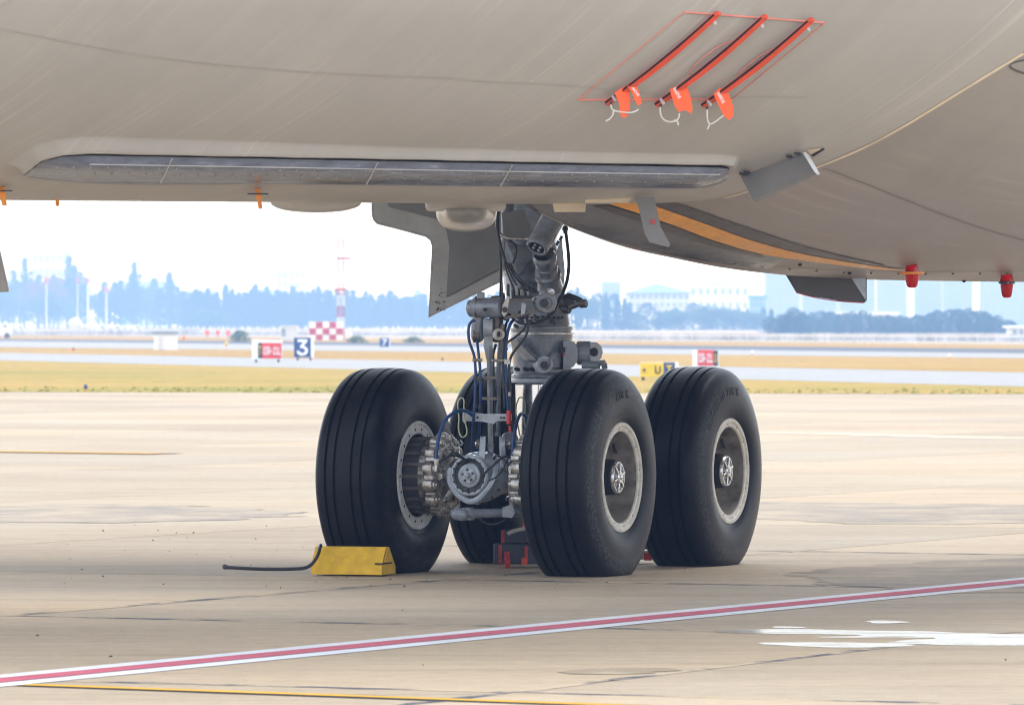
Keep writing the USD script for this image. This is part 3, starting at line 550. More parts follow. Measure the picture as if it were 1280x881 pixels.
gp = onA([(1013, 193), (1029, 184.5), (1031, 186), (1016, 195.5)], 0.005); obj('gap_shadow', (gp, np.array([[0, 2, 1], [0, 3, 2]])), m_black, fl, smooth=False)
# keel blade under the belly
YK = 42.2
m_keel = plain('keel_dark_grey', (0.075, 0.07, 0.068), 0.45, scale=3)
kb = obj('keel_blade', prism([(982, 343), (1083.5, 343), (1083.5, 375.5), (1081, 378), (1050, 376), (1015, 370.5), (995, 365)], YK, 0.03), m_keel, plane, smooth=False, label='dark keel shaped blade under the belly')
obj('blade_facet', prism([(1064, 347), (1082.5, 347), (1082.5, 376)], YK - 0.008, 0.006), m_gearlight, kb, smooth=False)
obj('blade_edge', tube([P(x, y, YK) for x, y in [(995, 365.5), (1015, 371), (1050, 376.5), (1080, 378.4)]], 0.0035, 6), m_redlabel, kb)
def beacon(x, ytop, yring, ybot, wtop, wlens, ring_mat, ring_w, Y):
    b = group_part('beacon', plane, 'red glass beacon with an amber ring' if ring_w > 1.3 else 'red glass beacon with a dark ring')
    p0 = P(x, ytop, Y); pr = P(x, yring, Y); pb_ = P(x, ybot, Y); k = Y / F
    obj('beacon_base', lathe(p0 + [0, 0, .03], [0, 0, -1], [(0, 1e-4), (0, wtop * k * .7), (.03, wtop * k * .85), (p0[2] - pr[2] + .03, wtop * k), (p0[2] - pr[2] + .035, 1e-4)], 28), m_lens, b)
    obj('beacon_ring', lathe(pr, [0, 0, -1], [(-.006, 1e-4), (-.008, wtop * k * ring_w), (0.006, wtop * k * ring_w), (.008, 1e-4)], 28), ring_mat, b)
    L = pr[2] - pb_[2]
    obj('beacon_lens', lathe(pr, [0, 0, -1], [(0.007, wlens * k), (L * .55, wlens * k * .86), (L * .85, wlens * k * .72), (L * .97, wlens * k * .5), (L, 1e-4)], 28), m_lens, b)
    for a in range(3):
        an = 0.5 + a * 2.1; obj('ring_bolt', ball(pr + [math.cos(an - 2) * wtop * k * ring_w * .95, math.sin(an - 2) * wtop * k * ring_w * .95, 0], .006, 8), m_lightgrey, b)
beacon(1140, 334, 341.5, 360, 8.8, 9, m_plug, 1.75, 41.6)
beacon(1258.5, 346, 353.5, 372.5, 9, 8.2, m_dark, 1.15, 43.2)
# ------------------------------------------------------------------ landing gear door
YD = 46.3
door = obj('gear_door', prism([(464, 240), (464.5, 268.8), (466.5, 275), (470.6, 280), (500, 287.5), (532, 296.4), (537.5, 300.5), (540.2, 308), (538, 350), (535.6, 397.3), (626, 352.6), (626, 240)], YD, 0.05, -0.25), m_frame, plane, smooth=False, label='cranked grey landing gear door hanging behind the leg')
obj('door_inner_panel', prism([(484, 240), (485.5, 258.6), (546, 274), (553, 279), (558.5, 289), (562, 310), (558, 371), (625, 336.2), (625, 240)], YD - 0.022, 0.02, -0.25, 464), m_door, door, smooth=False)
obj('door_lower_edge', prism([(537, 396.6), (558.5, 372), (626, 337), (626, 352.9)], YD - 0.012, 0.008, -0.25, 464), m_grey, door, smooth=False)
for k in range(26):
    t = rng.random() ** 1.6; x = 544 + rng.random() * 13; y = 388 - t * 32 * (x - 538) / 16; r = rng.uniform(.3, .8)
    obj('paint_chip', prism([(x - r, y), (x, y - r), (x + r, y), (x, y + r)], YD - 0.01, 0.008 - (x - 464) / F * YD * 0 ) if False else hull(P(x, y, YD - 0.02 - (x - 464) / F * YD * 0.25) + rng.normal(0, .0028, (8, 3)) * [1, .8, 1.2]), m_black, door, smooth=False)
obj('wing_flap', prism([(-60, 300), (-4, 296), (0.5, 316), (11, 363), (9, 365), (-60, 367)], 41.0, 0.05), m_grey, plane, smooth=False, label='grey plate edge at the left side of the picture')

# ------------------------------------------------------------------ main landing gear
yaw = math.radians(22.5); tG = np.array([math.sin(yaw), math.cos(yaw), 0]); aG = np.array([math.cos(yaw), -math.sin(yaw), 0]); ZAX = 0.665
FR = np.array([.52, 45.0, ZAX]); FL = FR - 1.5 * aG; RR = FR + 2.08 * tG; RL = FL + 2.08 * tG + 0.06 * aG
RT, WT = 0.735, 0.268
gq = 0.008
half = [(0.0, RT), (.0525, RT - .0008), (.0525, RT - .0008), (.0545, RT - .020), (.0545, RT - .020), (.0715, RT - .020), (.0715, RT - .020), (.0735, RT - .0016), (.0735, RT - .0016), (.098, RT - .003), (.121, RT - .0052), (.121, RT - .0052), (.123, RT - .025), (.123, RT - .025), (.140, RT - .026), (.140, RT - .026), (.142, RT - .0075), (.142, RT - .0075), (.165, RT - .012), (.190, RT - .021), (.2075, RT - .034), (.222, RT - .053), (.237, RT - .083), (.250, RT - .118), (.2585, RT - .155), (.2635, RT - .19), (WT, RT - .235), (.2665, RT - .275), (.262, RT - .31), (.254, RT - .335), (.245, RT - .352), (.236, RT - .364), (.225, RT - .385)]
prof = np.array([(-a, r) for a, r in half[::-1]] + half[1:])
def tyre_mesh(c, ax):
    NS = 144; k = np.arange(NS) * 2 * PI / NS
    fwd = np.cross([0, 0, 1.0], ax)
    R = prof[:, 1][:, None]; X = prof[:, 0][:, None]
    hz, hf = R * np.cos(k), R * np.sin(k)
    zmin = -(ZAX - 0.001); over = np.clip(zmin - hz, 0, None)
    low = np.clip((-hz - 0.28) / 0.4, 0, 1) * np.clip((R - 0.4) / 0.2, 0, 1); X2 = X * (1 + 0.075 * low ** 2 * (np.abs(X) > .15) + 0.0 * over)
    hf = hf * (1 + 0.25 * over); hz = np.maximum(hz, zmin)
    v = c + X2[..., None] * ax + hf[..., None] * fwd + hz[..., None] * np.array([0, 0, 1.0])
    n, m = v.shape[:2]; v = np.concatenate([v, v[:, :1]], 1)
    u = np.repeat((np.sign(prof[:, 0]) * np.interp(np.abs(prof[:, 0]) + np.clip(RT - .235 - prof[:, 1], 0, None) , [0, .139, .19, .222, .2585, WT, .36, .5], [0, .25, .36, .45, .55, .66, .85, 1]))[:, None], m + 1, 1); w = np.repeat(np.linspace(0, 1, m + 1)[None], n, 0)
    # seam of the uv only; normals stay smooth because the ring's last column repeats the first
    return v.reshape(-1, 3), grid_faces(n, m + 1)[:, ::-1], np.c_[u.ravel(), w.ravel()]
def wheel(c, ax, label, text=None, t0=0, rubber=None):
    W = group_part('wheel', plane, label)
    v, f, uv = tyre_mesh(c, ax); tri = v[f]; cen = tri.mean(1) - c
    vol = np.einsum('ij,ij->', np.cross(tri[:, 1] - tri[:, 0], tri[:, 2] - tri[:, 0]), cen)
    if vol < 0: f = f[:, ::-1]
    ty = obj('tyre', (v, f), rubber or m_tyre, W, smooth=True, uv=uv)
    fwd = np.cross([0, 0, 1.0], ax)
    # outboard rim: flange, bead seat, conical bowl, hub
    obj('rim', lathe(c, ax, [(.225, .372), (.240, .374), (.248, .368), (.250, .352), (.245, .342), (.238, .338), (.240, .324), (.236, .314), (.225, .309), (.2, .305)], 64), m_rim, W)
    obj('wheel_bowl', lathe(c, ax, [(.226, .3085), (.17, .300), (.10, .288), (.045, .265), (.02, .235), (.012, .19), (.02, .15), (.045, .125), (.08, .117), (.08, .02)], 64), m_bowl, W)
    for k in range(12):
        an = k * 2 * PI / 12 + .13; d = fwd * math.cos(an) + np.array([0, 0, 1]) * math.sin(an)
        obj('rim_bolt', cyl(c + ax * .234 + d * .331, c + ax * .2415 + d * .331, .0055, n=8), m_dark, W)
    for k in range(3):
        an = k * 2 * PI / 3 + .75; d = fwd * math.cos(an) + np.array([0, 0, 1]) * math.sin(an); e = np.cross(ax, d)
        obj('bowl_slot', box(c + ax * .105 + d * .284, .022, .036, .006, ax=[ax * .55 - d * .83, e, ax * .83 + d * .55]), m_black, W)
    ch = c + ax * .085
    hub = obj('hub', lathe(ch, ax, [(-.06, .128), (.03, .124), (.095, .118), (.125, .110), (.133, .102), (.133, .09), (.126, .088), (.126, 1e-4)], 48), m_black, W)
    obj('hub_band', lathe(ch, ax, [(.05, .1165), (.06, .119), (.12, .112), (.13, .108), (.137, .103), (.137, .094), (.13, .092)], 48), m_steel, W)
    st = []
    for k in range(30):
        an = k * 2 * PI / 30; d = fwd * math.cos(an) + np.array([0, 0, 1]) * math.sin(an); e = np.cross(ax, d)
        st.append(box(ch + ax * .131 + d * .068, .004, .028, .0026, ax=[ax, d, e]))
    obj('hub_grille', join(*st), m_steel, W, smooth=False)
    cap = [lathe(ch, ax, [(.13, .046), (.145, .044), (.152, .036), (.152, .018), (.158, .016), (.16, 1e-4)], 32)]
    for k in range(6):
        an = k * PI / 3 + .3; d = fwd * math.cos(an) + np.array([0, 0, 1]) * math.sin(an); e = np.cross(ax, d)
        cap.append(box(ch + ax * .139 + d * .066, .006, .032, .0075, ax=[ax, d, e], ch=.002))
    obj('hub_cap', join(*cap), m_steel, W)
    # inboard rim with its bolt circle, dark cavity
    obj('inner_rim', lathe(c, -ax, [(.226, .374), (.246, .373), (.252, .366), (.250, .35), (.244, .345), (.243, .290), (.237, .284), (.16, .282)], 64), m_rimwhite, W)
    obj('inner_drum', lathe(c, -ax, [(.238, .2835), (.06, .275), (.05, .12), (.05, .01)], 48), m_black, W)
    for k in range(18):
        an = k * 2 * PI / 18; d = fwd * math.cos(an) + np.array([0, 0, 1]) * math.sin(an)
        obj('inner_bolt', cyl(c - ax * .241 + d * .318, c - ax * .2455 + d * .318, .0095, n=8), m_black, W)
    if text:
        x = t0
        for ch in text:
            if ch == ' ': x += 0.034; continue
            g = meshkit.text_mesh(ch, 0.052, 0.002, bold=True); tv = np.array(g.vertices); wd = np.ptp(tv[:, 0])
            R0 = 0.565; an = (x + tv[:, 0] - tv[:, 0].min()) / R0; rr = R0 + tv[:, 1] - .026
            xo = np.interp(rr, prof[prof[:, 0] > .2][::-1, 1], prof[prof[:, 0] > .2][::-1, 0]) + 0.0008 + tv[:, 2]
            # letters run clockwise seen from outside, tops outward
            side = np.cross(ax, [0, 0, 1.0])
            vv = c + xo[:, None] * ax + rr[:, None] * (np.cos(an)[:, None] * np.array([0, 0, 1.0]) - np.sin(an)[:, None] * -side * -1)
            obj('tyre_letter', (vv, np.array(g.faces)), m_black, ty, smooth=False)
            x += wd + .011
    return W
wheel(FR, aG, 'front right wheel with a scuffed tyre shoulder', 'AIR X', -0.16, m_tyre2)
wheel(FL, -aG, 'front left wheel showing its inner rim and brake')
wheel(RR, aG, 'rear right wheel with lettering on the tyre', 'MICHELIN AIR X', -0.56, m_tyre3)
wheel(RL, -aG, 'rear left wheel half hidden behind the leg')
def brake(c, ax):
    B = group_part('brake', plane)
    i = -ax; f = np.cross([0, 0, 1.0], ax); z = np.array([0, 0, 1.0]); c = c + i * .150
    obj('brake_housing', lathe(c, i, [(.12, .255), (.30, .262), (.315, .25), (.33, .215), (.325, .17), (.345, .13), (.36, .105), (.30, .10)], 40), m_brake, B)
    obj('brake_stack', lathe(c, i, [(.0, .258), (.235, .258), (.24, .2)], 40), m_dark, B)
    for k in range(20):
        an = k * 2 * PI / 20; d = f * math.cos(an) + z * math.sin(an); obj('heat_rib', box(c + i * .15 + d * .259, .10, .006, .012, ax=[i, d, np.cross(i, d)]), m_gearbrown, B, smooth=False)
    for k in range(14):
        an = k * 2 * PI / 14 + .2; d = f * math.cos(an) + z * math.sin(an); p = c + i * .275 + d * .245
        obj('brake_piston', lathe(p, i, [(-.03, .050), (.022, .050), (.034, .044), (.038, .032), (.050, .030), (.054, .018), (.062, .016), (.064, 1e-4)], 16), m_brake, B)
        d2 = f * math.cos(an + .22) + z * math.sin(an + .22); q_ = c + i * .29 + d2 * .268
        obj('brake_lug', box(q_, .035, .018, .016, ax=[i, d2, np.cross(i, d2)], ch=.005), m_brake, B)
        if k % 2 == 0: obj('bleed_nipple', tube([c + i * .36 + d * .22, c + i * .38 + d * .235, c + i * .36 + d * .262], .006, 6), m_steel, B)
    for k in range(6):
        an = k * 2 * PI / 6; d = f * math.cos(an) + z * math.sin(an)
        obj('brake_rib', hull(np.vstack([np.array(c + i * s + d * r + np.cross(i, d) * w) for s, r, w in ((.33, .2, .03), (.33, .2, -.03), (.35, .12, .02), (.35, .12, -.02), (.38, .13, .012), (.38, .13, -.012), (.355, .2, .012), (.355, .2, -.012))])), m_brake, B)
for c, ax in ((FR, aG), (FL, -aG), (RR, aG), (RL, -aG)): brake(c, ax)
zc = np.array([0, 0, 1.0])
C0 = (FR + FL) / 2
for c0, nme in ((C0, 0), (C0 + 2.08 * tG, 1)):
    obj('axle', lathe(c0 - aG * .62, aG, [(0, .07), (.22, .075), (.30, .088), (.45, .09), (.50, .1), (.74, .1), (.79, .09), (.94, .088), (1.02, .075), (1.24, .07)], 32), m_gearlight, plane)
    for sgn in (-1, 1): obj('axle_collar', lathe(c0 + aG * sgn * .17, aG * sgn, [(0, .10), (.0, .108), (.05, .108), (.055, .1), (.09, .1), (.1, .094), (.1, .08)], 32), m_gear, plane)
obj('bogie_beam', join(blob((C0 - tG * .02, .15), (C0 + tG * .3, .135)), cyl(C0, C0 + tG * 2.1, .13, n=32), blob((C0 + tG * .8 + zc * .05, .15), (C0 + tG * 1.3 + zc * .05, .15))), m_gear, plane)
# nose of the beam: rounded housing, V skirt, cap with bolts
N0 = C0 - tG * .16
obj('beam_nose', m3.Manifold.batch_hull([ball(N0 + tG * .12, .17, 32), ball(N0 + zc * .02, .15, 32), ball(N0 + tG * .05 - zc * .02, .16, 32), ball(N0 + tG * .08 + aG * .07, .14, 32), ball(N0 + tG * .08 - aG * .07, .14, 32)]), m_gearlight, plane, smooth=60)
obj('nose_ring', lathe(N0 + zc * .01 - tG * .10, -tG, [(0, .142), (.045, .138), (.055, .128), (.055, .118), (.02, .115)], 40), m_gearlight, plane)
obj('ring_groove', lathe(N0 + zc * .01 - tG * .125, -tG, [(0, .118), (.004, .116), (.004, .075)], 40), m_dark, plane)
nc = obj('nose_cap', lathe(N0 + zc * .01 - tG * .11, -tG, [(0, .082), (.038, .080), (.044, .072), (.046, .058), (.056, .056), (.06, .05), (.06, .022), (.07, .02), (.095, .018), (.098, 1e-4)], 32), m_gearlight, plane)
for k in range(5):
    an = k * 2 * PI / 5 + .4; d = aG * math.cos(an) + zc * math.sin(an); obj('cap_bolt', cyl(N0 + zc * .01 - tG * .165 + d * .039, N0 + zc * .01 - tG * .178 + d * .039, .009, n=8), m_dark, nc)
obj('nose_skirt', hull([N0 + aG * a + zc * z - tG * d for a, z, d in ((-.15, .0, .06), (.15, .0, .06), (-.12, -.07, .08), (.12, -.07, .08), (-.04, -.145, .06), (.04, -.145, .06), (-.04, -.145, -.05), (.04, -.145, -.05), (-.15, 0, -.05), (.15, 0, -.05))]), m_gear, plane, smooth=20)
obj('grease_fitting', cyl(N0 - zc * .14, N0 - zc * .19, .026, .018), m_gearlight, plane)
def at(x, y, Y=45.1): return P(x, y, Y)
# lugs that carry the long link
for x in (603.5, 627.5):
    sg = -1 if x < 610 else 1
    pts = []
    for xx in (x - 3.4, x + 3.4):
        for an in np.arange(0, 2 * PI, .35):
            pts.append(at(xx, 553, 45.08) + [0, .042 * math.cos(an), .042 * math.sin(an)]); pts.append(at(xx + sg * 1.5, 580, 45.12) + [0, .10 * math.cos(an), .05 * math.sin(an)])
    obj('beam_lug', hull(pts), m_gearlight, plane, smooth=40)
    obj('lug_pin', cyl(at(x + sg * 4, 555, 45.08), at(x + sg * 8.5, 555, 45.08), .030), m_gearbrown, plane)
    obj('pin_nut', cyl(at(x + sg * 8, 555, 45.06), at(x + sg * 10, 555, 45.06), .018, n=6), m_steel, plane)
obj('skirt_lip', tube([N0 + aG * a_ + zc * z_ - tG * d_ for a_, z_, d_ in ((-.165, .05, .07), (-.155, -.03, .11), (-.115, -.095, .125), (-.05, -.15, .12), (0, -.165, .12), (.05, -.15, .12), (.115, -.095, .125), (.155, -.03, .11), (.165, .05, .07))], .022, 8), m_gearlight, plane)
lk = [(at(610, 414, 45.05), .034), (at(608.5, 432, 45.08), .030)]
def bar_(secs): return hull([at(xx, y, Y + d) for x0, x1, y, Y in secs for xx in (x0, x1) for d in (-.022, .022)])
obj('long_link', join(bar_(((605, 616, 412, 45.05), (604.5, 616, 432, 45.07))), bar_(((604.5, 616, 432, 45.07), (608.5, 616, 452, 45.09))), bar_(((608.5, 616, 452, 45.09), (610, 616.5, 558, 45.18)))), m_gearlight, plane, smooth=False)
obj('link_eye', cyl(at(604, 409, 45.05), at(616.5, 409, 45.05), .062, n=32), m_gearlight, plane); obj('link_eye', cyl(at(609.5, 562, 45.18), at(617, 562, 45.18), .042, n=28), m_gearlight, plane)
obj('link_rib', hull([at(x, y, Y) for x, y, Y in ((611.5, 432, 45.02), (614, 432, 45.02), (612.5, 545, 45.13), (615, 545, 45.13), (611.5, 432, 45.08), (614, 432, 45.08), (612.5, 545, 45.18), (615, 545, 45.18))]), m_gear, plane, smooth=False)
obj('second_link', tube([at(628, 405, 45.25), at(625, 440, 45.25), at(623, 480, 45.28), at(622, 545, 45.3)], .020, 10), m_gear, plane)
# torque-link head: two cylinders, lugs, cross arm
hd = group_part('link_head', plane)
def hc(p, q, r, mat, name, n=28): return obj(name, cyl(p, q, r, n=n), mat, hd)
hc(at(587, 385.5), at(594, 385, 45.08), .058, m_gear, 'end_cap'); hc(at(592, 385), at(629, 384, 45.0), .068, m_gear, 'pivot_barrel')
obj('lug_band', join(cyl(at(593, 385), at(602, 385), .082), cyl(at(614, 384.5), at(627, 384), .080)), m_gearbrown, hd)
obj('clamp_block', box(at(601, 369.5, 45.05), .027, .03, .024, ch=.006), m_gear, hd)
obj('barrel_hole', cyl(at(606, 387, 44.93), at(606, 387, 44.99), .013), m_black, hd)
obj('bolt_plate', hull([at(x, y, Y) for Y in (44.94, 45.0) for x, y in ((628, 382), (634, 370), (637, 371), (635, 384), (634, 392), (630, 396), (627, 392))]), m_lightgrey, hd, smooth=False)
obj('plate_bolt', cyl(at(631, 387, 44.92), at(631, 387, 44.97), .02, n=6), m_dark, hd)
hc(at(591, 419), at(600, 419), .05, m_gearbrown, 'lower_boss'); hc(at(613, 419), at(627, 418.5), .047, m_gearbrown, 'lower_boss'); hc(at(624, 418.5, 45.05), at(631, 418), .038, m_dark, 'lower_pin')
obj('drop_lug', blob((at(598, 392), .05), (at(597, 420), .046)), m_gear, hd, smooth=50); obj('drop_lug', blob((at(621, 392), .046), (at(616, 406), .03), (at(620, 420), .045)), m_gearbrown, hd, smooth=50)
obj('ring_nut', lathe(at(622, 418, 44.98), [0.5, -1, 0], [(0, .04), (.03, .04), (.035, .034), (.03, .022), (0, .02)], 12), m_lightgrey, hd)
arm = group_part('cross_arm', plane)
obj('upper_flange', hull([at(x, y, Y) for x, y in ((634, 373), (684, 375.5), (684, 377.5), (634, 375.5)) for Y in (44.98, 45.2)]), m_gearbrown, arm, smooth=False)
obj('arm_web', hull([at(x, y, Y) for x, y in ((634, 375.5), (684, 377.5), (684, 386), (640, 395), (630, 397)) for Y in (45.06, 45.16)]), m_gear, arm, smooth=False)
obj('lower_flange', hull([at(x, y, Y) for x, y in ((630, 396), (660, 389), (682, 385), (682, 388.5), (660, 393), (632, 399.5)) for Y in (44.98, 45.2)]), m_gearbrown, arm, smooth=False)
obj('arm_boss', lathe(at(681, 379, 45.0), [0.25, -1, 0], [(-.2, .05), (.0, .072), (.05, .074), (.06, .066), (.06, .04), (.05, .036), (.05, 1e-4)], 8), m_gear, arm)
obj('boss_bolt', cyl(at(680.5, 379, 44.93), at(680.5, 379, 44.9), .03, n=6), m_dark, arm)
obj('arm_cap', blob((at(680, 367, 45.1), .035), (at(688, 366, 45.2), .03)), m_gear, arm)
for x, h_ in ((629, 366), (635, 355), (641, 362), (646, 357), (652, 362), (657, 366), (660, 364)):
    obj('hose_fitting', cyl(at(x, h_, 45.12), at(x + .5, 373.5, 45.12), .011, n=10), m_dark if x % 2 else m_grey, arm)
obj('fitting_block', box(at(653, 371.5, 45.1), .07, .05, .012), m_dark, arm)
obj('clip', hull([at(x, y, Y) for x, y in ((652, 378), (658, 380), (656, 392), (651, 394)) for Y in (44.95, 45.0)]), m_gearlight, arm, smooth=False)
for k in range(14):
    x = rng.uniform(628, 683); y = rng.uniform(389, 399); obj('small_fitting', blob((at(x, y, 45.05), rng.uniform(.008, .018)), (at(x + rng.uniform(-5, 5), y + rng.uniform(-2, 3), 45.1), .01)), m_dark if k % 3 else m_gearbrown, arm)
# the leg
YL = 46.15
leg = group_part('shock_strut', plane)
obj('outer_cylinder', lathe(P(679, 471, YL), P(676, 372, YL) - P(679, 471, YL), [(0, .212), (.0, .222), (.02, .224), (.03, .205), (.10, .207), (.26, .213), (.275, .218), (.29, .218), (.305, .212), (.32, .212), (.33, .217), (.345, .217), (.355, .205), (.42, .195), (.56, .185)], 48), m_gear, leg, label='grey enamel outer cylinder')
obj('tan_band', lathe(P(678, 417, YL), [0, 0, 1], [(-.006, .216), (-.006, .2215), (.006, .2215), (.006, .216)], 48), m_brake, leg)
obj('gland_flange', lathe(P(679, 478, YL), [0, 0, 1], [(0, .18), (0, .222), (.008, .225), (.022, .225), (.03, .22), (.032, .19)], 40), m_gearlight, leg)
for k in range(14):
    an = k * 2 * PI / 14; obj('flange_bolt', cyl(P(679, 470.5, YL) + [math.cos(an) * .212, math.sin(an) * .212, 0], P(679, 467.5, YL) + [math.cos(an) * .212, math.sin(an) * .212, 0], .012, n=6), m_dark, leg)
obj('piston', cyl(P(681, 575, YL), P(679, 476, YL), .198, n=48), m_chrome, leg, label='polished chrome piston')
obj('piston_foot', blob((C0 + tG * 1.04 + zc * .02, .2), (C0 + tG * 1.04 + zc * .12, .19)), m_gear, leg, smooth=60)
# upper casting, tapering up into the wing
obj('upper_casting', join(blob((P(671, 382, YL), .20), (P(667, 345, YL + .1), .215)), blob((P(667, 345, YL + .1), .215), (P(662, 310, YL + .15), .205)), blob((P(655, 320, YL + .1), .19), (P(662, 262, YL + .2), .2), (P(660, 215, YL + .2), .2))), m_gear, leg, smooth=60)
obj('casting_rib', hull([P(x, y, Y) for x, y, Y in ((632, 300, 45.9), (668, 312, 45.9), (676, 330, 45.92), (648, 345, 45.95), (630, 335, 45.98), (640, 318, 45.82), (664, 322, 45.82))]), m_gear, leg, smooth=20)
obj('casting_rib', hull([P(x, y, Y) for x, y, Y in ((640, 352, 45.93), (700, 348, 45.93), (702, 358, 45.95), (645, 366, 45.95), (655, 352, 45.84), (690, 352, 45.84))]), m_gear, leg, smooth=20)
obj('bay_plate', hull([P(x, y, Y) for x, y in ((627, 266), (655, 262), (667, 297), (630, 299)) for Y in (45.72, 45.78)]), m_door, leg, smooth=False)
obj('bay_plate', hull([P(x, y, Y) for x, y in ((656, 258), (676, 270), (671, 292), (665, 288)) for Y in (45.70, 45.76)]), m_gear, leg, smooth=False)
a0, a1 = P(691, 274, 45.5), P(671, 310, 45.35)
obj('side_barrel', lathe(a1, a0 - a1, [(0.012, 1e-4), (.012, .05), (.0, .055), (-.008, .068), (0, .078), (.02, .082), (.3, .082)], 36), m_gear, leg)
obj('barrel_socket', lathe(a1 + (a0 - a1) * .005, a1 - a0, [(0, .052), (-.006, .05), (-.006, 1e-4)], 24), m_black, leg)
for k in range(4):
    an = k * PI / 2; b1, b2, _ = basis(a1 - a0); obj('socket_bolt', ball(a1 + (b1 * math.cos(an) + b2 * math.sin(an)) * .028 - (a1 - a0) * .02, .012, 8), m_gearlight, leg)
obj('side_strut', join(lathe(P(680, 318, 45.5), P(690, 372, 45.75) - P(680, 318, 45.5), [(0, .07), (.02, .083), (.05, .083), (.055, .074), (.10, .072), (.105, .08), (.12, .08), (.125, .07), (.165, .076), (.175, .092), (.2, .092), (.21, .078), (.3, .09)], 32)), m_gear, leg)
obj('edge_bracket', join(*[box(P(x, y, 45.42), .012, .01, .018, ax=basis(P(702, 300, 45) - P(690, 322, 45))) for x, y in ((686, 318), (690, 313), (697, 304), (701, 298))]), m_dark, leg)
obj('support_web', hull([P(x, y, Y) for x, y in ((690, 330), (702, 296), (706, 340), (702, 385), (690, 385)) for Y in (45.95, 46.05)]), m_gearlight, leg, smooth=False)
# lower lugs on the cylinder
obj('web', hull([P(x, y, Y) for x, y, Y in ((638, 425, 45.95), (645, 420, 45.95), (672, 445, 45.86), (672, 455, 45.86), (655, 450, 45.9), (640, 435, 46.0), (648, 428, 45.84), (670, 450, 45.78))]), m_gear, leg, smooth=20)
obj('web', hull([P(x, y, Y) for x, y, Y in ((690, 440, 45.94), (702, 436, 45.94), (690, 462, 45.88), (676, 464, 45.85), (700, 458, 45.9), (686, 448, 45.8), (680, 462, 45.8))]), m_gear, leg, smooth=20)
obj('front_boss', lathe(P(680, 455.5, 45.85), [0.1, -1, 0], [(-.1, .07), (0, .062), (.03, .06), (.036, .054), (.036, .044), (.028, .042), (.028, 1e-4)], 28), m_gearlight, leg)
obj('boss_nut', cyl(P(680.5, 456, 45.83), P(680.5, 456, 45.8), .03, n=6), m_dark, leg)
obj('oval_hole', join(*[blob((P(x, 461, 45.93), .014), (P(x + 3, 462, 45.93), .013)) for x in (645, 656, 664)]), m_black, leg)
obj('side_lug', hull([P(x, y, Y) for x, y in ((704, 426), (718, 427), (722, 434), (722, 450), (717, 458), (704, 462)) for Y in (45.9, 46.1)]), m_gear, leg, smooth=False)
obj('side_boss', lathe(P(722, 441, 46.0), [1, -.22, 0], [(0, .078), (.01, .085), (.09, .085), (.10, .08), (.10, .05), (.085, .045), (.06, .04)], 32), m_gear, leg)
obj('boss_face', lathe(P(741, 440, 45.96), [.55, -1, 0], [(0, .075), (.015, .072), (.02, .064), (.02, .032), (.0, .030), (.0, 1e-4)], 10), m_gearlight, leg)
obj('boss_hole', lathe(P(742.5, 440, 45.93), [.55, -1, 0], [(.0, .03), (.004, 1e-4)], 16), m_black, leg)
obj('foot_bolt', join(cyl(P(727, 457, 45.9), P(750, 457, 45.9), .03), cyl(P(748, 454, 45.88), P(757, 453, 45.88), .02), cyl(P(752, 458, 45.85), P(759, 457, 45.85), .024, n=6)), m_gear, leg)
obj('black_plate', box(P(702.5, 437.5, 45.885), .022, .006, .020, ax=[[.93, .36, 0], [-.36, .93, 0], [0, 0, 1]]), m_black, leg, smooth=False)
obj('red_plate', box(P(707, 443.5, 45.91), .022, .006, .010, ax=[[.9, .43, 0], [-.43, .9, 0], [0, 0, 1]]), m_redlabel, leg, smooth=False)
obj('tow_fitting', join(cyl(P(702, 378, 45.8), P(712, 377, 45.75), .055), cyl(P(704, 386, 45.75), P(712, 387, 45.72), .03), tube([P(708, 369, 45.7), P(722, 374, 45.68), P(731, 379, 45.66)], .02, 8)), m_dark, leg)
obj('tow_pin', join(cyl(P(712, 384, 45.7), P(727, 378, 45.66), .022), cyl(P(725, 380, 45.66), P(733, 379, 45.64), .03)), m_gearbrown, leg)
# brackets, clamp bars and hoses
obj('clamp_bar', cyl(at(590.5, 450, 44.95), at(603, 450, 44.95), .011, n=10), m_brake, plane)
obj('clamp_bar', join(cyl(at(615, 450.5, 44.97), at(637, 450.5, 45.0), .010, n=10), box(at(634, 452, 45.0), .02, .02, .016)), m_brake, plane)
tb = group_part('hose_bracket', plane)
obj('bracket_plate', prism([(578, 514), (606, 517), (640, 517), (640, 526), (621, 526), (617, 530), (604, 527), (584, 526), (581, 530), (578, 526)], 45.02, .012), m_gearlight, tb, smooth=False)
for pts in ([(576, 497), (573.5, 500), (573.5, 520), (575, 543), (578, 546.5), (581.5, 545), (582, 530), (580, 505), (579, 498), (576, 497)], [(649, 497), (647.5, 500), (649, 540), (652, 546.5), (655.5, 545), (656, 530), (655, 500), (652.5, 496.5), (649, 497)]):
    obj('wire_loop', tube([at(x, y, 45.0 if pts[0][0] < 600 else 45.3) for x, y in pts], .0055, 6, 4), m_olive, tb)
for x, y in ((592, 521.5), (597, 521.5), (626, 522), (630, 522)): obj('bracket_bolt', ball(at(x, y, 45.01), .008, 8), m_dark, tb)
obj('hose_joint', join(cyl(at(636, 513, 45.0), at(636, 530, 45.0), .016), cyl(at(637, 532, 44.98), at(638, 540, 44.98), .010)), m_redlabel, tb)
def hose(pts, r, mat, label=None): return obj('hose', tube([at(*p) if len(p) == 3 else at(p[0], p[1], 45.0) for p in pts], r, 8, 6), mat, plane, smooth=True)
hose([(594, 400), (587.5, 404), (585.5, 414), (587, 428), (592, 442), (594, 455), (594, 490), (592, 522), (590, 560, 45.2), (590, 592, 45.3)], .0095, m_bluehose)
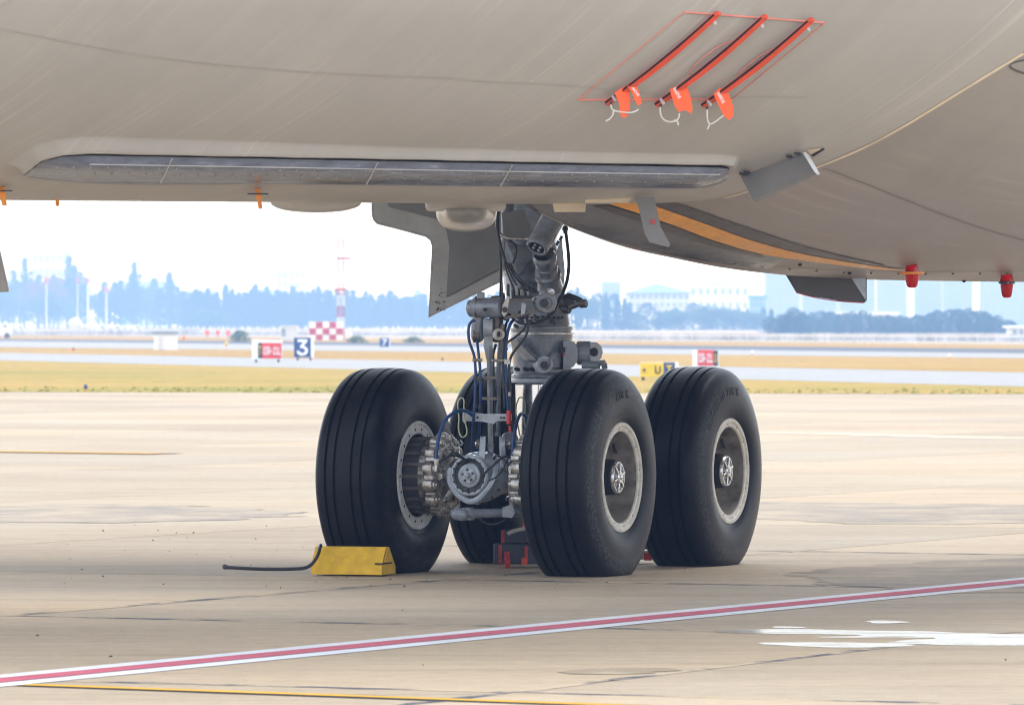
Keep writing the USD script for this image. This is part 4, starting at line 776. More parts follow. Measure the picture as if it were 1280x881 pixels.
hose([(596, 424, 45.1), (598, 440), (600, 460), (600.5, 500), (599.5, 540, 45.15), (600, 585, 45.3)], .0095, m_bluehose)
hose([(642, 400, 45.05), (636, 410), (633, 425), (632, 445), (632.5, 470), (634, 500), (636, 515)], .011, m_bluehose)
hose([(634, 402, 45.15), (630.5, 420), (629, 445), (629.5, 475), (631, 510)], .009, m_hose)
hose([(658, 398), (660, 408), (657, 420), (650, 430), (642, 440), (638, 448), (637, 470), (638.5, 500), (638, 516)], .009, m_hose)
hose([(620, 430, 45.2), (616, 445, 45.2), (617, 480, 45.25), (620, 530, 45.3)], .010, m_hose)
hose([(590, 519), (578, 513, 44.95), (567, 516, 44.9), (556, 526, 44.85), (549.5, 542, 44.82), (546, 562, 44.8), (545, 574, 44.8)], .012, m_bluehose)
hose([(660, 524, 45.25), (655, 518, 45.2), (649, 520, 45.1), (645, 532, 45.05), (642, 552, 45.0), (639.5, 575, 44.98), (638, 585, 44.95)], .012, m_bluehose)
hose([(638, 572, 44.9), (628, 572, 44.85), (618, 580, 44.82), (609, 588, 44.82), (603, 596, 44.85)], .008, m_hose)
hose([(640, 632, 44.95), (630, 650, 44.9), (612, 655, 44.9), (600, 648, 44.9)], .006, m_hose)
hose([(561, 570, 44.9), (570, 566, 44.9), (575, 570, 44.92), (582, 575, 44.98), (578, 581, 45.05)], .010, m_hose)
ring = obj('disc_plate', lathe(at(637, 550, 45.6), [0.2, -1, 0], [(0, .06), (.012, .06), (.014, .055), (.014, 1e-4)], 32), m_gear, plane)
for k, (x0, x1, xa) in enumerate(((631, 642, 634), (634, 648, 637), (637, 655, 641), (640, 661, 645))):
    hose([(x0, 329, 45.35), (x0 + 2, 338, 45.25), ((x0 + x1) / 2 + 1, 350, 45.2), (x1, 361, 45.15), (x1 + 1, 371, 45.12)], .006, m_hose)
    obj('hose_band', join(cyl(at(x0, 329.5, 45.345), at(x0 + .6, 331.5, 45.33), .0085, n=8)), m_olive if k != 1 else m_signyel if False else m_olive, plane)
hose([(624, 262, 45.5), (622, 275, 45.45), (624, 300, 45.4), (629, 318, 45.38), (633, 332, 45.35)], .011, m_hose)
hose([(622, 268, 45.5), (626, 293, 45.45), (632, 297, 45.42), (650, 299, 45.4), (667, 299, 45.38)], .011, m_brake)
hose([(623, 300, 45.42), (625.5, 320, 45.4), (626, 345, 45.35), (625.5, 372, 45.2)], .008, m_hose)
hose([(628, 300, 45.42), (627, 330, 45.4), (628.5, 372, 45.2)], .007, m_brake)
hose([(707, 287, 45.6), (708.5, 300, 45.6), (711, 333, 45.6), (709, 350, 45.6), (704, 365, 45.55), (698, 378, 45.5), (692, 390, 45.45), (684, 395, 45.4)], .011, m_hose)
obj('rod_end', join(ball(at(706.5, 286, 45.6), .022, 12), cyl(at(706.5, 282, 45.6), at(706.5, 292, 45.6), .014)), m_dark, plane)
br = obj('brake_rod', cyl(at(572, 642.5, 44.85), at(650, 640, 45.0), .030), m_gear, plane)
obj('rod_joint', join(blob((at(571, 642, 44.83), .042), (at(578, 643, 44.83), .042)), cyl(at(585, 634, 44.9), at(585, 650, 44.9), .042)), m_gear, br)
obj('rod_clevis', hull([at(x, y, Y) for x, y in ((628, 634), (640, 630), (644, 640), (640, 647), (628, 646)) for Y in (44.85, 45.1)]), m_gear, br, smooth=False)
obj('drop_link', hull([at(x, y, Y) for x, y in ((634, 600), (642, 600), (645, 645), (638, 648)) for Y in (45.0, 45.1)]), m_gearbrown, plane, smooth=False)

for x, y, Yq in ((545.5, 577, 44.78), (638.5, 588, 44.93)):
    obj('hose_end', join(cyl(P(x, y - 4, Yq), P(x, y + 3, Yq), .017, n=6), cyl(P(x, y + 2, Yq), P(x - 1, y + 12, Yq), .012, n=10)), m_brake, plane)
for x, y in ((594, 470), (600.5, 472), (632.5, 478), (594, 505), (600, 506), (637, 490)):
    obj('hose_sleeve', cyl(at(x, y, 45.0), at(x, y + 5, 45.0), .0145, n=10), m_dark if x != 637 else m_brake, plane)
for k in range(16):
    an = k * 2 * PI / 16; obj('ring_bolt', ball(N0 + zc * .01 - tG * .155 + (aG * math.cos(an) + zc * math.sin(an)) * .116, .008, 8), m_dark, plane)
for k, (x, y) in enumerate(((583, 612), (590, 622), (616, 622), (623, 612))): obj('skirt_bolt', ball(at(x, y, 45.02), .013, 8), m_gearbrown, plane)
for sgn in (-1, 1): obj('wire_bundle', tube([N0 + aG * sgn * .12 + zc * .12, N0 + aG * sgn * .2 + zc * .13 - tG * .06, N0 + aG * sgn * .30 + zc * .08 - tG * .08, N0 + aG * sgn * .36 + zc * .16 - tG * .05], .008, 8), m_hose, plane)
hose([(612, 600, 44.8), (620, 596, 44.78), (630, 584, 44.85), (636, 570, 44.95)], .006, m_hose)
for x, y0, y1 in ((617, 436, 540),): obj('conduit', tube([at(x, y0, 45.0), at(x + 1, (y0 + y1) / 2, 45.06), at(x + 2.5, y1, 45.1)], .006, 6), m_dark, plane)
for y in (472, 498): obj('link_clip', box(at(611.5, y, 45.05), .05, .02, .009), m_gearbrown, plane)
for k in range(12):
    an = -2.6 + k * .16; obj('collar_bolt', ball(P(678, 397, YL) + [.205 * math.cos(an), .205 * math.sin(an), 0], .010, 8), m_dark, leg)
for x, y, r in ((650, 400, .02), (662, 402, .016), (671, 398, .02), (644, 407, .014), (690, 402, .016)): obj('small_fitting', blob((P(x, y, 45.92), r), (P(x + 3, y + 2, 45.9), r * .7)), m_dark, leg)
hose([(640, 398, 45.2), (650, 404, 45.8), (665, 405, 45.88), (680, 400, 45.9), (690, 392, 45.85)], .007, m_hose)
hose([(658, 404, 45.85), (648, 418, 45.85), (640, 424, 45.85), (634, 436, 45.7)], .008, m_hose)
hose([(636, 300, 45.7), (645, 318, 45.75), (640, 338, 45.78), (650, 352, 45.8), (655, 362, 45.4)], .007, m_hose)
# ------------------------------------------------------------------ loose things: covers, plugs, chocks
mk = []
def ribpath(pix): return onA(curve(np.array(pix, float), 6), 0.006)
rect = [(722.5, 124.5), (855.5, 15), (1031, 28.5), (1031.5, 31), (915, 124), (722.5, 124.5)]
mkp = group_part('red_outline', plane)
for a, b, w in ((rect[0], rect[1], .006), (rect[1], rect[2], .011), (rect[2], rect[4], .006), (rect[4], rect[0], .012)):
    obj('outline_edge', tube(onA(np.linspace(a, b, 24), 0.002), w / 2, 6, 1), m_pink, mkp)
def cover(pb, pt, flags, clip, cords, label, pins):
    base = onA([pb])[0]; T = thing('probe_cover', label, 'probe cover', base, 'red covers on the probes under the fuselage')
    ln_ = np.linspace(pb, pt, 20); bow = np.sin(np.linspace(0, PI, 20)) * 2.5
    pix = np.c_[ln_[:, 0] + bow, ln_[:, 1] + bow * .9]
    p = onA(pix, 0.035); sd_ = np.array([0.62, 0, -0.75]); nn = nrmA(parA(p)[1])
    tt = np.gradient(p, axis=0); tt /= np.linalg.norm(tt, axis=1)[:, None]; bb = np.cross(nn, tt)
    bb *= np.sign(bb[:, 0:1])
    wd = (0.022 * (1 - 0.25 * np.abs(np.linspace(-1, 1, 20))))[:, None]
    def bar(o0, o1, h0, h1):
        v = np.stack([p + bb * o0 + nn * h0, p + bb * o1 + nn * h0, p + bb * o1 + nn * h1, p + bb * o0 + nn * h1], 1)
        n = len(v); f = []
        for i in range(n - 1):
            for k in range(4): m = (k + 1) % 4; f += [[i * 4 + k, i * 4 + m, i * 4 + 4 + m], [i * 4 + k, i * 4 + 4 + m, i * 4 + 4 + k]]
        f += [[0, 1, 2], [0, 2, 3], [4 * n - 4, 4 * n - 2, 4 * n - 3], [4 * n - 4, 4 * n - 1, 4 * n - 2]]
        return v.reshape(-1, 3), np.array(f)
    obj('probe_blade', bar(wd * -.72, wd * -.45, -0.004, 0.006), m_black, T, smooth=False)
    obj('cover_bar', bar(wd * -.46, wd * 1.1, -0.012, 0.012), m_redbar, T, smooth=False)
    obj('end_knob', blob((p[-1], .016), (p[-1] + tt[-1] * .015 + nn[-1] * .01, .012)), m_redbar, T); obj('end_pin', blob((p[-2] + bb[-2] * .025, .011), (p[-2] + bb[-2] * .028 + nn[-2] * .02, .009)), m_lightgrey, T)
    Y0 = base[1] - 0.10
    for pts, w in pins: obj('side_loop', tube(onA(curve(np.array(pts, float), 5), 0.012), w, 5, 1), m_pink, T)
    obj('clip', blob((P(clip[0] - 1.5, clip[1] - 2, Y0 + .05), .010), (P(clip[0] + 1, clip[1] + 2, Y0 + .03), .010)), m_lightgrey, T)
    for k, (fp, txt) in enumerate(flags):
        fl_ = obj('flag', prism(fp, Y0 - .012 * k, 0.004, 0.25), m_red, T, smooth=False)
        if txt:
            g = meshkit.text_mesh('REMOVE', 1.0, 0.02, bold=True); tv = np.array(g.vertices); e0, e1, hgt = [np.array(q_, float) for q_ in txt[:2]] + [txt[2]]
            d = (e1 - e0); L = np.linalg.norm(d); d /= L; nrm_ = np.array([d[1], -d[0]]); sc = L / np.ptp(tv[:, 0])
            pix_ = e0 + np.outer((tv[:, 0] - tv[:, 0].min()) * sc, d) + np.outer(tv[:, 1] * hgt, nrm_)
            x00 = P(*fp[0], Y0 - .012 * k)[0]
            vv = np.array([P(a, b, Y0 - .012 * k) for a, b in pix_]); vv[:, 1] += (vv[:, 0] - x00) * .25 - .0015 - tv[:, 2] * .02
            obj('flag_lettering', (vv, np.array(g.faces)), m_white, fl_, smooth=False)
    for cp in cords: obj('cord', tube([P(x, y, Y0 + .01) for x, y in cp], .0048, 6, 5), m_cord, T)
    for cp in cords[:1]: obj('cord_end', cyl(P(cp[0][0], cp[0][1] - 2, Y0 + .01), P(cp[0][0], cp[0][1] + 2, Y0 + .01), .007, n=8), m_dark, T)
cover((756, 123), (893, 13), [([(768, 116), (782, 107), (786, 112), (788, 128), (786, 140), (783, 147), (778, 147), (775, 142), (774, 130)], None), ([(784, 108), (790, 104), (796, 108), (800, 118), (802, 130), (797, 132), (794, 126), (790, 116)], ((787, 107), (797, 121), 3.0))], (768, 123), [[(764, 129), (767, 138), (775, 140), (788, 141), (798, 137)], [(767, 138), (764, 147), (757, 151.5)]], 'leftmost red bar cover, its two orange flags hanging apart', [])
cover((818, 125), (952, 17), [([(846, 108), (854, 105.5), (860, 112), (864, 124), (866, 136), (864, 142), (855, 137)], None), ([(837, 112), (847, 107), (853, 118), (856, 138), (848, 140), (843, 132)], ((841, 111), (848, 124), 4.2))], (828, 127), [[(826, 132), (825.5, 141), (830, 150), (838, 152.5), (845, 151), (849, 142)], [(843, 150), (846, 152), (848, 157)]], 'middle red bar cover with one broad doubled orange flag', [([(862, 93), (863, 86), (868, 80), (905, 53), (915, 50)], .003)])
cover((876, 126), (1010, 21), [([(892, 118), (898, 111), (907, 110), (912, 120), (917, 134), (916, 147), (911, 150), (905, 145), (900, 136)], ((896, 117), (903, 130), 4.2))], (887, 129), [[(884, 135), (884, 146), (887, 155), (896, 151), (905, 145)], [(887, 155), (886, 158), (884, 162)]], 'rightmost red bar cover with a single twisted orange flag', [([(921, 97), (922, 91), (928, 85), (960, 62), (972, 58)], .003)])
def plug(x, y0, y1, w0, w1, lean, bar_, label, Y):
    Y = float(onA([(x, y0 + (2 if y0 < 245 else -2))])[0][1]) - .05
    T = thing('drain_plug', label, 'plug', P(x, y0, Y), 'orange plugs under the fuselage edge')
    obj('plug_body', prism([(x - w0, y0), (x + w0, y0), (x + w1 + lean, y1), (x - w1 + lean, y1)], Y, 0.03), m_plug, T, smooth=False)
    if bar_: obj('plug_bar', box(P(x + 1, y0 + bar_[1], Y - .015), bar_[0] / F * Y, .01, .004), m_dark, T)
plug(1.5, 234, 257, 4.5, 2.6, 4, (13, 4.5), 'orange plug with a crossbar at the left edge of the picture', 37.2)
plug(71.5, 249, 257.5, 2.2, 2.0, 0, None, 'small orange plug stub under the fuselage near the left edge', 37.2)
plug(321.5, 236, 261, 3.6, 2.2, 4, (13, 6.5), 'orange plug with a crossbar left of the shallow belly pod', 37.4)
# yellow chock with its rope
ck0 = ground_at(441, 713); T = thing('wheel_chock', 'yellow metal chock with chipped paint against the front left tyre', 'chock', ck0)
def chock(parent, x0, x1, yb, yt, Y, mat, dep=.30):
    a, b = P(x0, yb, Y), P(x1, yb, Y); a[2] = b[2] = 0.0; h = P(x0, yt, Y)[2]; L = b[0] - a[0]
    pr = [(0, .012), (0, .075), (.095, h), (.16, h), (dep, .06), (dep, .012)]
    v = []
    for x in (a[0], a[0] + .012, a[0] + L - .012, a[0] + L):
        for dy, z in pr: v.append([x, Y + dy, z])
    n = len(pr); f = []
    for i in range(3):
        for k in range(n): m = (k + 1) % n; f += [[i * n + k, (i + 1) * n + k, (i + 1) * n + m], [i * n + k, (i + 1) * n + m, i * n + m]]
    for k in range(1, n - 1): f += [[0, k, k + 1], [3 * n, 3 * n + k + 1, 3 * n + k]]
    return np.array(v), np.array(f), h
YC = 44.72
v, f, h = chock(T, 384, 477, 713, 684, YC, m_yellow)
rz = np.array([[math.cos(-.30), -math.sin(-.30)], [math.sin(-.30), math.cos(-.30)]]); cxy = np.array([v[:, 0].max(), YC])
def turn(v): v = np.array(v, float); v[:, :2] = (v[:, :2] - cxy) @ rz.T + cxy; return v
obj('chock_body', (turn(v), f), m_yellow, T, smooth=False)
xr = v[:, 0].max()
obj('chock_slot', hull(turn([[xr + .003 - e, YC + y, z] for e in (0, .05) for y, z in ((-.004, .082), (-.004, .092), (.22, .082), (.22, .092))])), m_black, T, smooth=False)
obj('end_gusset', hull(turn([[xr + .006 + e, YC + y, z] for e in (0, .004) for y, z in ((.03, .10), (.097, h - .01), (.15, h - .01), (.12, .10))])), m_yellow, T, smooth=False)
rope = [P(401, 682, 44.9), P(398.5, 690, 44.75), P(393, 701, 44.7), P(385, 708, 44.68), P(372, 710.5, 44.66), P(345, 711, 44.66), P(315, 710.5, 44.66), P(296, 709.5, 44.68), P(281, 708.8, 44.7)]
rope = [np.array([p[0], p[1], max(p[2], .014)]) for p in rope]
obj('rope', tube(rope, .012, 8), m_hose, T); obj('rope_knot', blob((rope[-1] + [0, 0, .004], .018), (rope[-1] + [.015, 0, 0], .014)), m_dark, T)
# rubber chocks with red end plates between the wheels
T = thing('wheel_chock', 'dark slab sided chock with red edges and a caster between the wheels', 'chock', (-.05, 46.3, 0))
m_chg = plain('chock_grey_blue', (0.055, 0.06, 0.085), 0.45)
obj('lower_slab', box((.06, 46.45, .095), .19, .10, .07, ch=.008), m_chg, T); obj('upper_slab', box((.10, 46.5, .215), .16, .08, .048, ch=.006), m_chg, T)
for x, z0, z1 in ((-.082, .03, .16), (-.065, .172, .26), (.10, .03, .15), (.115, .19, .30)): obj('red_edge', box((x, 46.345 if z0 < .1 else 46.41, (z0 + z1) / 2), .012, .006, (z1 - z0) / 2), m_redlabel, T)
obj('red_tip', box((.105, 46.42, .292), .03, .02, .022), m_red, T); obj('red_tip', box((.085, 46.34, .045), .02, .012, .024), m_redbar, T)
obj('handle', tube([(-.03, 46.38, .235), (.05, 46.36, .265), (.16, 46.36, .275), (.2, 46.4, .27)], .014, 8), m_lightgrey, T)
obj('caster', join(lathe((-.035, 46.30, .045), [1, .2, 0], [(-.016, .02), (-.016, .042), (-.008, .046), (.008, .046), (.016, .042), (.016, .02)], 24), box((-.035, 46.32, .085), .02, .02, .03)), m_redlabel, T)
T = thing('wheel_chock', 'low pale chock with a red end seen between the two right tyres', 'chock', (.98, 47.2, 0))
obj('chock_bar', box((.90, 47.2, .06), .10, .06, .03, ch=.006), m_lightgrey, T); obj('red_end', box((.965, 47.13, .05), .028, .012, .026), m_signred, T); obj('chock_top', box((.93, 47.25, .12), .06, .04, .02, ch=.005), m_dark, T)

# ------------------------------------------------------------------ airfield signs and lights
def signboard(name, label, cx, yb, x0, x1, yt, panels, back=None, Y=None, side=0.0):
    Y = Y or H * F / (yb + 3 - HZ); T = thing(name, label, 'sign', (P(cx, yb, Y)[0], Y, 0))
    if back: obj('sign_case', join(prism(back, Y + .02, .30)), m_white, T, smooth=False)
    for (a, b, c, d), mat, txt, col, hh in panels:
        pn = obj('sign_panel', prism([(a, c), (b, c), (b, d), (a, d)], Y, .06), mat, T, smooth=False)
        if txt:
            g = meshkit.text_mesh(txt, 1.0, 0.02, bold=True) if txt != '<' else None
            if g is None:
                ym = (c + d) / 2; obj('sign_arrow', join(prism([(a + 4.5, ym - .8), (b - 12.5 + 3, ym - .8), (b - 12.5 + 3, ym + .8), (a + 4.5, ym + .8)], Y - .03, .02), prism([(a + 3, ym), (a + 6.5, ym - 3), (a + 6.5, ym + 3)], Y - .04, .02)), col, pn, smooth=False); continue
            tv = np.array(g.vertices); tv[:, :2] -= (tv[:, :2].min(0) + tv[:, :2].max(0)) / 2
            w = (b - a) / F * Y * hh[0] / np.ptp(tv[:, 0]); h2 = (d - c) / F * Y * hh[1] / np.ptp(tv[:, 1])
            cc = P((a + b) / 2, (c + d) / 2, Y); vv = np.c_[cc[0] + tv[:, 0] * w, Y - .012 - tv[:, 2] * .5, cc[2] + tv[:, 1] * h2]
            obj('sign_lettering', (vv, np.array(g.faces)[:, ::-1]), col, pn, smooth=False)
    for x in (x0 + 4, x1 - 4): obj('sign_foot', cyl(np.r_[P(x, yb, Y)[:2] + [0, .15], 0], P(x, yt + 4, Y + .15), .05, n=8), m_dark, T)
    return T
signboard('runway_sign', 'red and white holding sign with a narrow yellow panel left of the number board', 336, 450, 316, 352, 424, [((322.5, 327.5, 428.5, 447.5), m_black, 'T', m_signyel, (.6, .62)), ((327.5, 352, 428.5, 448), m_signred, '03R-21L', m_white, (.88, .52))], [(315, 424.5), (352.6, 425.5), (352.6, 449), (315, 449)])
signboard('number_sign', 'navy number board with a white 3 beside the red holding sign', 379, 447.5, 368, 392, 422, [((367.5, 388.5, 422, 446.5), m_navy, '3', m_white, (.66, .82))], [(368, 422.3), (392, 423), (392, 447), (368, 447)])
signboard('number_sign', 'small distant navy number board beyond the runway', 480, 433, 474, 488, 423, [((474.5, 486.5, 422.5, 433), m_navy, '7', m_white, (.5, .75))], [(475, 422.6), (487.5, 423), (487.5, 433), (475, 433)], Y=480)
signboard('runway_sign', 'red holding sign seen right of the yellow direction sign', 882, 459, 868, 898, 437, [((872, 892, 437.5, 457), m_signred, '03R-21L', m_white, (.88, .6)), ((892, 897.5, 438, 457), m_black, 'U', m_signyel, (.6, .6))], [(866, 437.5), (898.5, 437.2), (898.5, 460), (866, 460)], Y=262)
signboard('direction_sign', 'yellow direction sign with a navy end panel behind the rear right tyre', 822, 474, 800, 845, 453, [((800, 815, 453.5, 471), m_signyel, '<', m_black, None), ((815, 829.5, 453.5, 471), m_signyel, 'U', m_black, (.5, .55)), ((829.5, 843.5, 453, 471), m_navy, 'T', m_signyel, (.55, .62))], [(800, 453.2), (848, 452.5), (848, 470.5), (800, 471.5)], Y=200)
def airlight(px, py, r, mat, label, Y=None):
    g = ground_at(px, py); T = thing('edge_light', label, 'light', g, 'small lights along the taxiways')
    k = g[1] / F
    obj('light_stem', cyl(g, g + [0, 0, r * k * 1.2], r * k * .35, n=8), m_plug, T); obj('light_globe', blob((g + [0, 0, r * k * 1.6], r * k * .8), (g + [0, 0, r * k * 2.2], r * k * .6)), mat, T)
airlight(107, 489, 3.2, m_navy, 'blue topped orange light at the grass edge on the left')
airlight(92, 440, 2.0, m_mastred, 'small red light between the verge and taxiway on the left'); airlight(342, 444, 1.6, m_mastred, 'tiny red light between the red sign and number board')
airlight(283, 434, 2.6, m_signyel, 'round yellow light on the runway edge left of the red sign'); airlight(553, 452, 1.8, m_dark, 'small dark light beside the front left tyre')
airlight(940, 444, 2.4, m_white, 'round white light right of the red holding sign'); airlight(1187, 449, 2.6, m_white, 'round white light on the runway edge far right'); airlight(230, 427, 3, m_plug, 'orange lamp right of the white shed'); airlight(1245, 491, 1.6, m_plug, 'tiny orange light at the grass edge far right')
# equipment shed
def boxthing(name, label, cat, x0, x1, yt, yb, mat, dpt=2.0, roof=None, roofmat=None, Y=None, group=None):
    Y = Y or H * F / (yb - HZ); a, b = P(x0, yb, Y), P(x1, yt, Y); T = thing(name, label, cat, ((a[0] + b[0]) / 2, Y, 0), group)
    obj('body', hull([(x, y, z) for x in (a[0], b[0]) for y in (Y, Y + dpt) for z in (0.0, b[2])]), mat, T, smooth=False)
    if roof: obj('roof', hull([(x, y, z) for x in (a[0] - .1, b[0] + .1) for y in (Y - .1, Y + dpt + .1) for z in (b[2], b[2] + roof)]), roofmat, T, smooth=False)
    return T, Y
T, Y = boxthing('equipment_shed', 'white windowless equipment shed with a dark flat roof on the verge', 'shed', 192.5, 219.5, 417.5, 437.5, m_white, 2.4, .18, m_bluewall)
obj('shed_door', prism([(198, 422), (204, 422), (204, 436.5), (198, 436.5)], Y - .03, .03), m_pale, T, smooth=False)
T, Y = boxthing('cabin', 'small pale cabin on the grass behind the number board', 'cabin', 351, 371, 408.5, 425.5, m_pale, 2, .1, m_white); obj('cabin_vent', prism([(352, 411), (357, 411), (357, 420), (352, 420)], Y - .03, .03), m_bluewall, T, smooth=False)
Ym = 700.0
T = thing('checkered_hut', 'red and white checkered hut at the foot of the mast', 'hut', (P(408, 425, Ym)[0], Ym, 0))
obj('hut_wall', hull([P(x, y, Yq) for x in (386, 429) for y in (402, 426) for Yq in (Ym, Ym + 3)]), m_white, T, smooth=False)
for i in range(5):
    for j in range(3):
        if (i + j) % 2 == 1: obj('checker_panel', prism([(386.5 + i * 8.4, 402.4 + j * 7.8), (394.9 + i * 8.4, 402.4 + j * 7.8), (394.9 + i * 8.4, 410.2 + j * 7.8), (386.5 + i * 8.4, 410.2 + j * 7.8)], Ym - .06, .05), m_mastred, T, smooth=False)
def mast(x, yb, yt, w, Y, label, bands=6, plats=()):
    T = thing('lattice_mast', label, 'mast', (P(x, yb, Y)[0], Y, 0)); z1 = P(x, yt, Y)[2]; cx = P(x, yb, Y)[0]; r = w / 2 / F * Y
    for k in range(bands):
        z0_, z1_ = z1 * k / bands, z1 * (k + 1) / bands; ms = []
        q4 = [(-r, 0), (r, 0), (r, 2 * r), (-r, 2 * r)]
        for i in range(4):
            (xa, ya), (xb, yb_) = q4[i], q4[(i + 1) % 4]
            ms.append(cyl((cx + xa, Y + ya, z0_), (cx + xa, Y + ya, z1_), r * .15, n=6)); ms.append(cyl((cx + xa, Y + ya, z0_), (cx + xb, Y + yb_, (z0_ + z1_) / 2), r * .10, n=5)); ms.append(cyl((cx + xb, Y + yb_, (z0_ + z1_) / 2), (cx + xa, Y + ya, z1_), r * .10, n=5)); ms.append(cyl((cx + xa, Y + ya, z1_), (cx + xb, Y + yb_, z1_), r * .1, n=5))
        obj('mast_section', join(*ms), m_mastred if (bands - k) % 2 else m_white, T)
    for y, a, b in plats: obj('platform', box(np.r_[P((a + b) / 2, y, Y)] + [0, r, 0], (b - a) / 2 / F * Y, r * 1.2, .10), m_mastred, T, smooth=False)
mast(426, 425, 299, 8, 702, 'tall red and white lattice mast rising beside the checkered hut', 9, ((323, 421, 438), (362, 418, 434)))
def pole(x, yt, Y, r, mat, label, ball_=None):
    T = thing('light_pole', label, 'pole', (P(x, 420, Y)[0], Y, 0), 'poles above the left trees'); z1 = P(x, yt, Y)[2]; b = np.array([P(x, 420, Y)[0], Y, 0])
    obj('pole_shaft', cyl(b, b + [0, 0, z1], r, r * .6, n=8), m_white, T)
    if ball_: obj('pole_head', blob((b + [0, 0, z1], ball_), (b + [0, 0, z1 - ball_ * .8], ball_ * .9)), m_mastred, T)
pole(58, 349, 2300, .24, m_white, 'white pole with a red head, leftmost above the reddish tree', .85); pole(97, 350, 2300, .18, m_white, 'white pole with a small red head left of the twin poles', .7); pole(110, 350, 2300, .32, m_white, 'thick white pole with a red head right of the reddish tree', .8); pole(133, 361, 2300, .3, m_white, 'white pole with the largest red head', .85); pole(135, 318, 3100, .35, m_white, 'tall thin bare pole above the left trees'); pole(367, 323, 3100, .4, m_white, 'tall thin bare pole right of the teal roof')

# ------------------------------------------------------------------ trees
def crown(kind, seed, h, r):
    g = np.random.default_rng(seed); n = {'spire': 620, 'tall': 900, 'round': 1000, 'bush': 700, 'dome': 900}[kind]; v = []
    if kind == 'round' or kind == 'bush':
        cl = [(g.normal(0, .42, 3) * [r, r, h * .20] + [0, 0, h * (.62 if kind == 'round' else .5)], r * g.uniform(.35, .6)) for _ in range(13)]
    for k in range(n):
        if kind in ('spire', 'tall'):
            z = g.uniform(.06, 1) ** .85; lay = .75 + .35 * math.sin(z * 34 + seed) ; rr = r * (1 - z) ** (.75 if kind == 'spire' else .6) * lay * math.sqrt(g.random()) + .05 * r
            a = g.uniform(0, 2 * PI); bump_ = 1 + .35 * math.sin(3 * a + seed + z * 6); c = np.array([math.cos(a) * rr * bump_, math.sin(a) * rr * bump_, z * h])
        elif kind == 'dome':
            z = g.random() ** 1.2; a = g.uniform(0, 2 * PI); rr = r * math.sqrt(max(1 - z ** 2.2, .02)) * math.sqrt(g.uniform(.3, 1)) * (1 + .18 * math.sin(4 * a + seed) + .12 * math.sin(9 * z + a)); c = np.array([math.cos(a) * rr, math.sin(a) * rr, z * h])
        else:
            cc, cr = cl[g.integers(len(cl))]; d = g.normal(0, 1, 3); d /= np.linalg.norm(d); c = cc + d * cr * g.uniform(.6, 1.05); c[2] = max(c[2], .1)
        s = g.uniform(.14, .34) * (1.2 if kind in ('round', 'bush') else 1.0); m = g.normal(0, 1, (3, 3)); m[0] -= m.mean(0); v.append(c + m * s * .75)
    return np.array(v).reshape(-1, 3)
protos = {}
def tree_proto(key, kind, seed, h, r, mat):
    protos[key] = (kind, seed, h, r, mat)
built = {}
FAR = 2.4
def tree(key, name, x, Y, sc, label, group, rot):
    k_ = 1.0 if name == 'verge_bush' else (1.75 if x > 964 else 2.0 if x > 650 else FAR)
    sc = (sc[0] * k_, sc[1] * k_, sc[2] * (k_ if name != 'verge_bush' else 1)); Y = Y * k_
    kind, seed, h, r, mat = protos[key]; path = numbered('/World', name)
    X = UsdGeom.Xform.Define(stage, path); X.AddTranslateOp().Set(Gf.Vec3d(float((x - 640) / F * Y), float(Y), -.02)); X.AddRotateZOp().Set(float(rot)); X.AddScaleOp().Set(Gf.Vec3f(*map(float, sc)))
    pr = X.GetPrim(); where[path] = np.zeros(3)
    if key in built: pr.GetReferences().AddInternalReference(built[key]); pr.SetInstanceable(True)
    else:
        built[key] = path; v = crown(kind, seed, h, r)
        obj('crown', (v, np.arange(len(v)).reshape(-1, 3)), mat, path, smooth=False)
        g = np.random.default_rng(seed + 50); ms = [cyl((0, 0, 0), (0, 0, h * .6), .16, .07, n=8)]
        for k in range(4): a = g.uniform(0, 6.28); ms.append(cyl((0, 0, h * (.2 + .1 * k)), (math.cos(a) * r * .5, math.sin(a) * r * .5, h * (.38 + .1 * k)), .07, .03, n=6))
        obj('trunk', join(*ms), m_bark, path)
    meta(pr, label, 'tree', group)
for k in range(4): tree_proto(f's{k}', 'spire', 10 + k, 5.6, 1.15, m_leaf); tree_proto(f't{k}', 'tall', 30 + k, 9.0, 2.4, m_leaf); tree_proto(f'r{k}', 'round', 50 + k, 6.0, 2.6, m_leaf2); tree_proto(f'b{k}', 'bush', 60 + k, 4.0, 2.0, m_leaf2)
m_leaf3 = leaf('bright_shrub_foliage', (0.10, 0.17, 0.05), (0.20, 0.28, 0.09))
tree_proto('v', 'dome', 95, 4.0, 2.2, m_leaf3)
tree_proto('red', 'round', 77, 8.5, 4.2, m_leafred); tree_proto('green', 'round', 79, 6.6, 3.4, m_leaf2); tree_proto('d0', 'dome', 90, 6.0, 2.8, m_leaf); tree_proto('d1', 'dome', 91, 6.0, 2.6, m_leaf)
tR = np.random.default_rng(5)
tree('red', 'reddish_tree', 62, 1030, (1, 1, 1), 'broad tree with a reddish crown behind the greener one at left', None, 0)
tree('green', 'round_tree', 56, 1000, (1.05, 1, .92), 'broad rounded green tree in front of the reddish crown', None, 40)
G = 'tall dark trees left of the teal roof'; L = 'tall dark tree in the left tree belt'
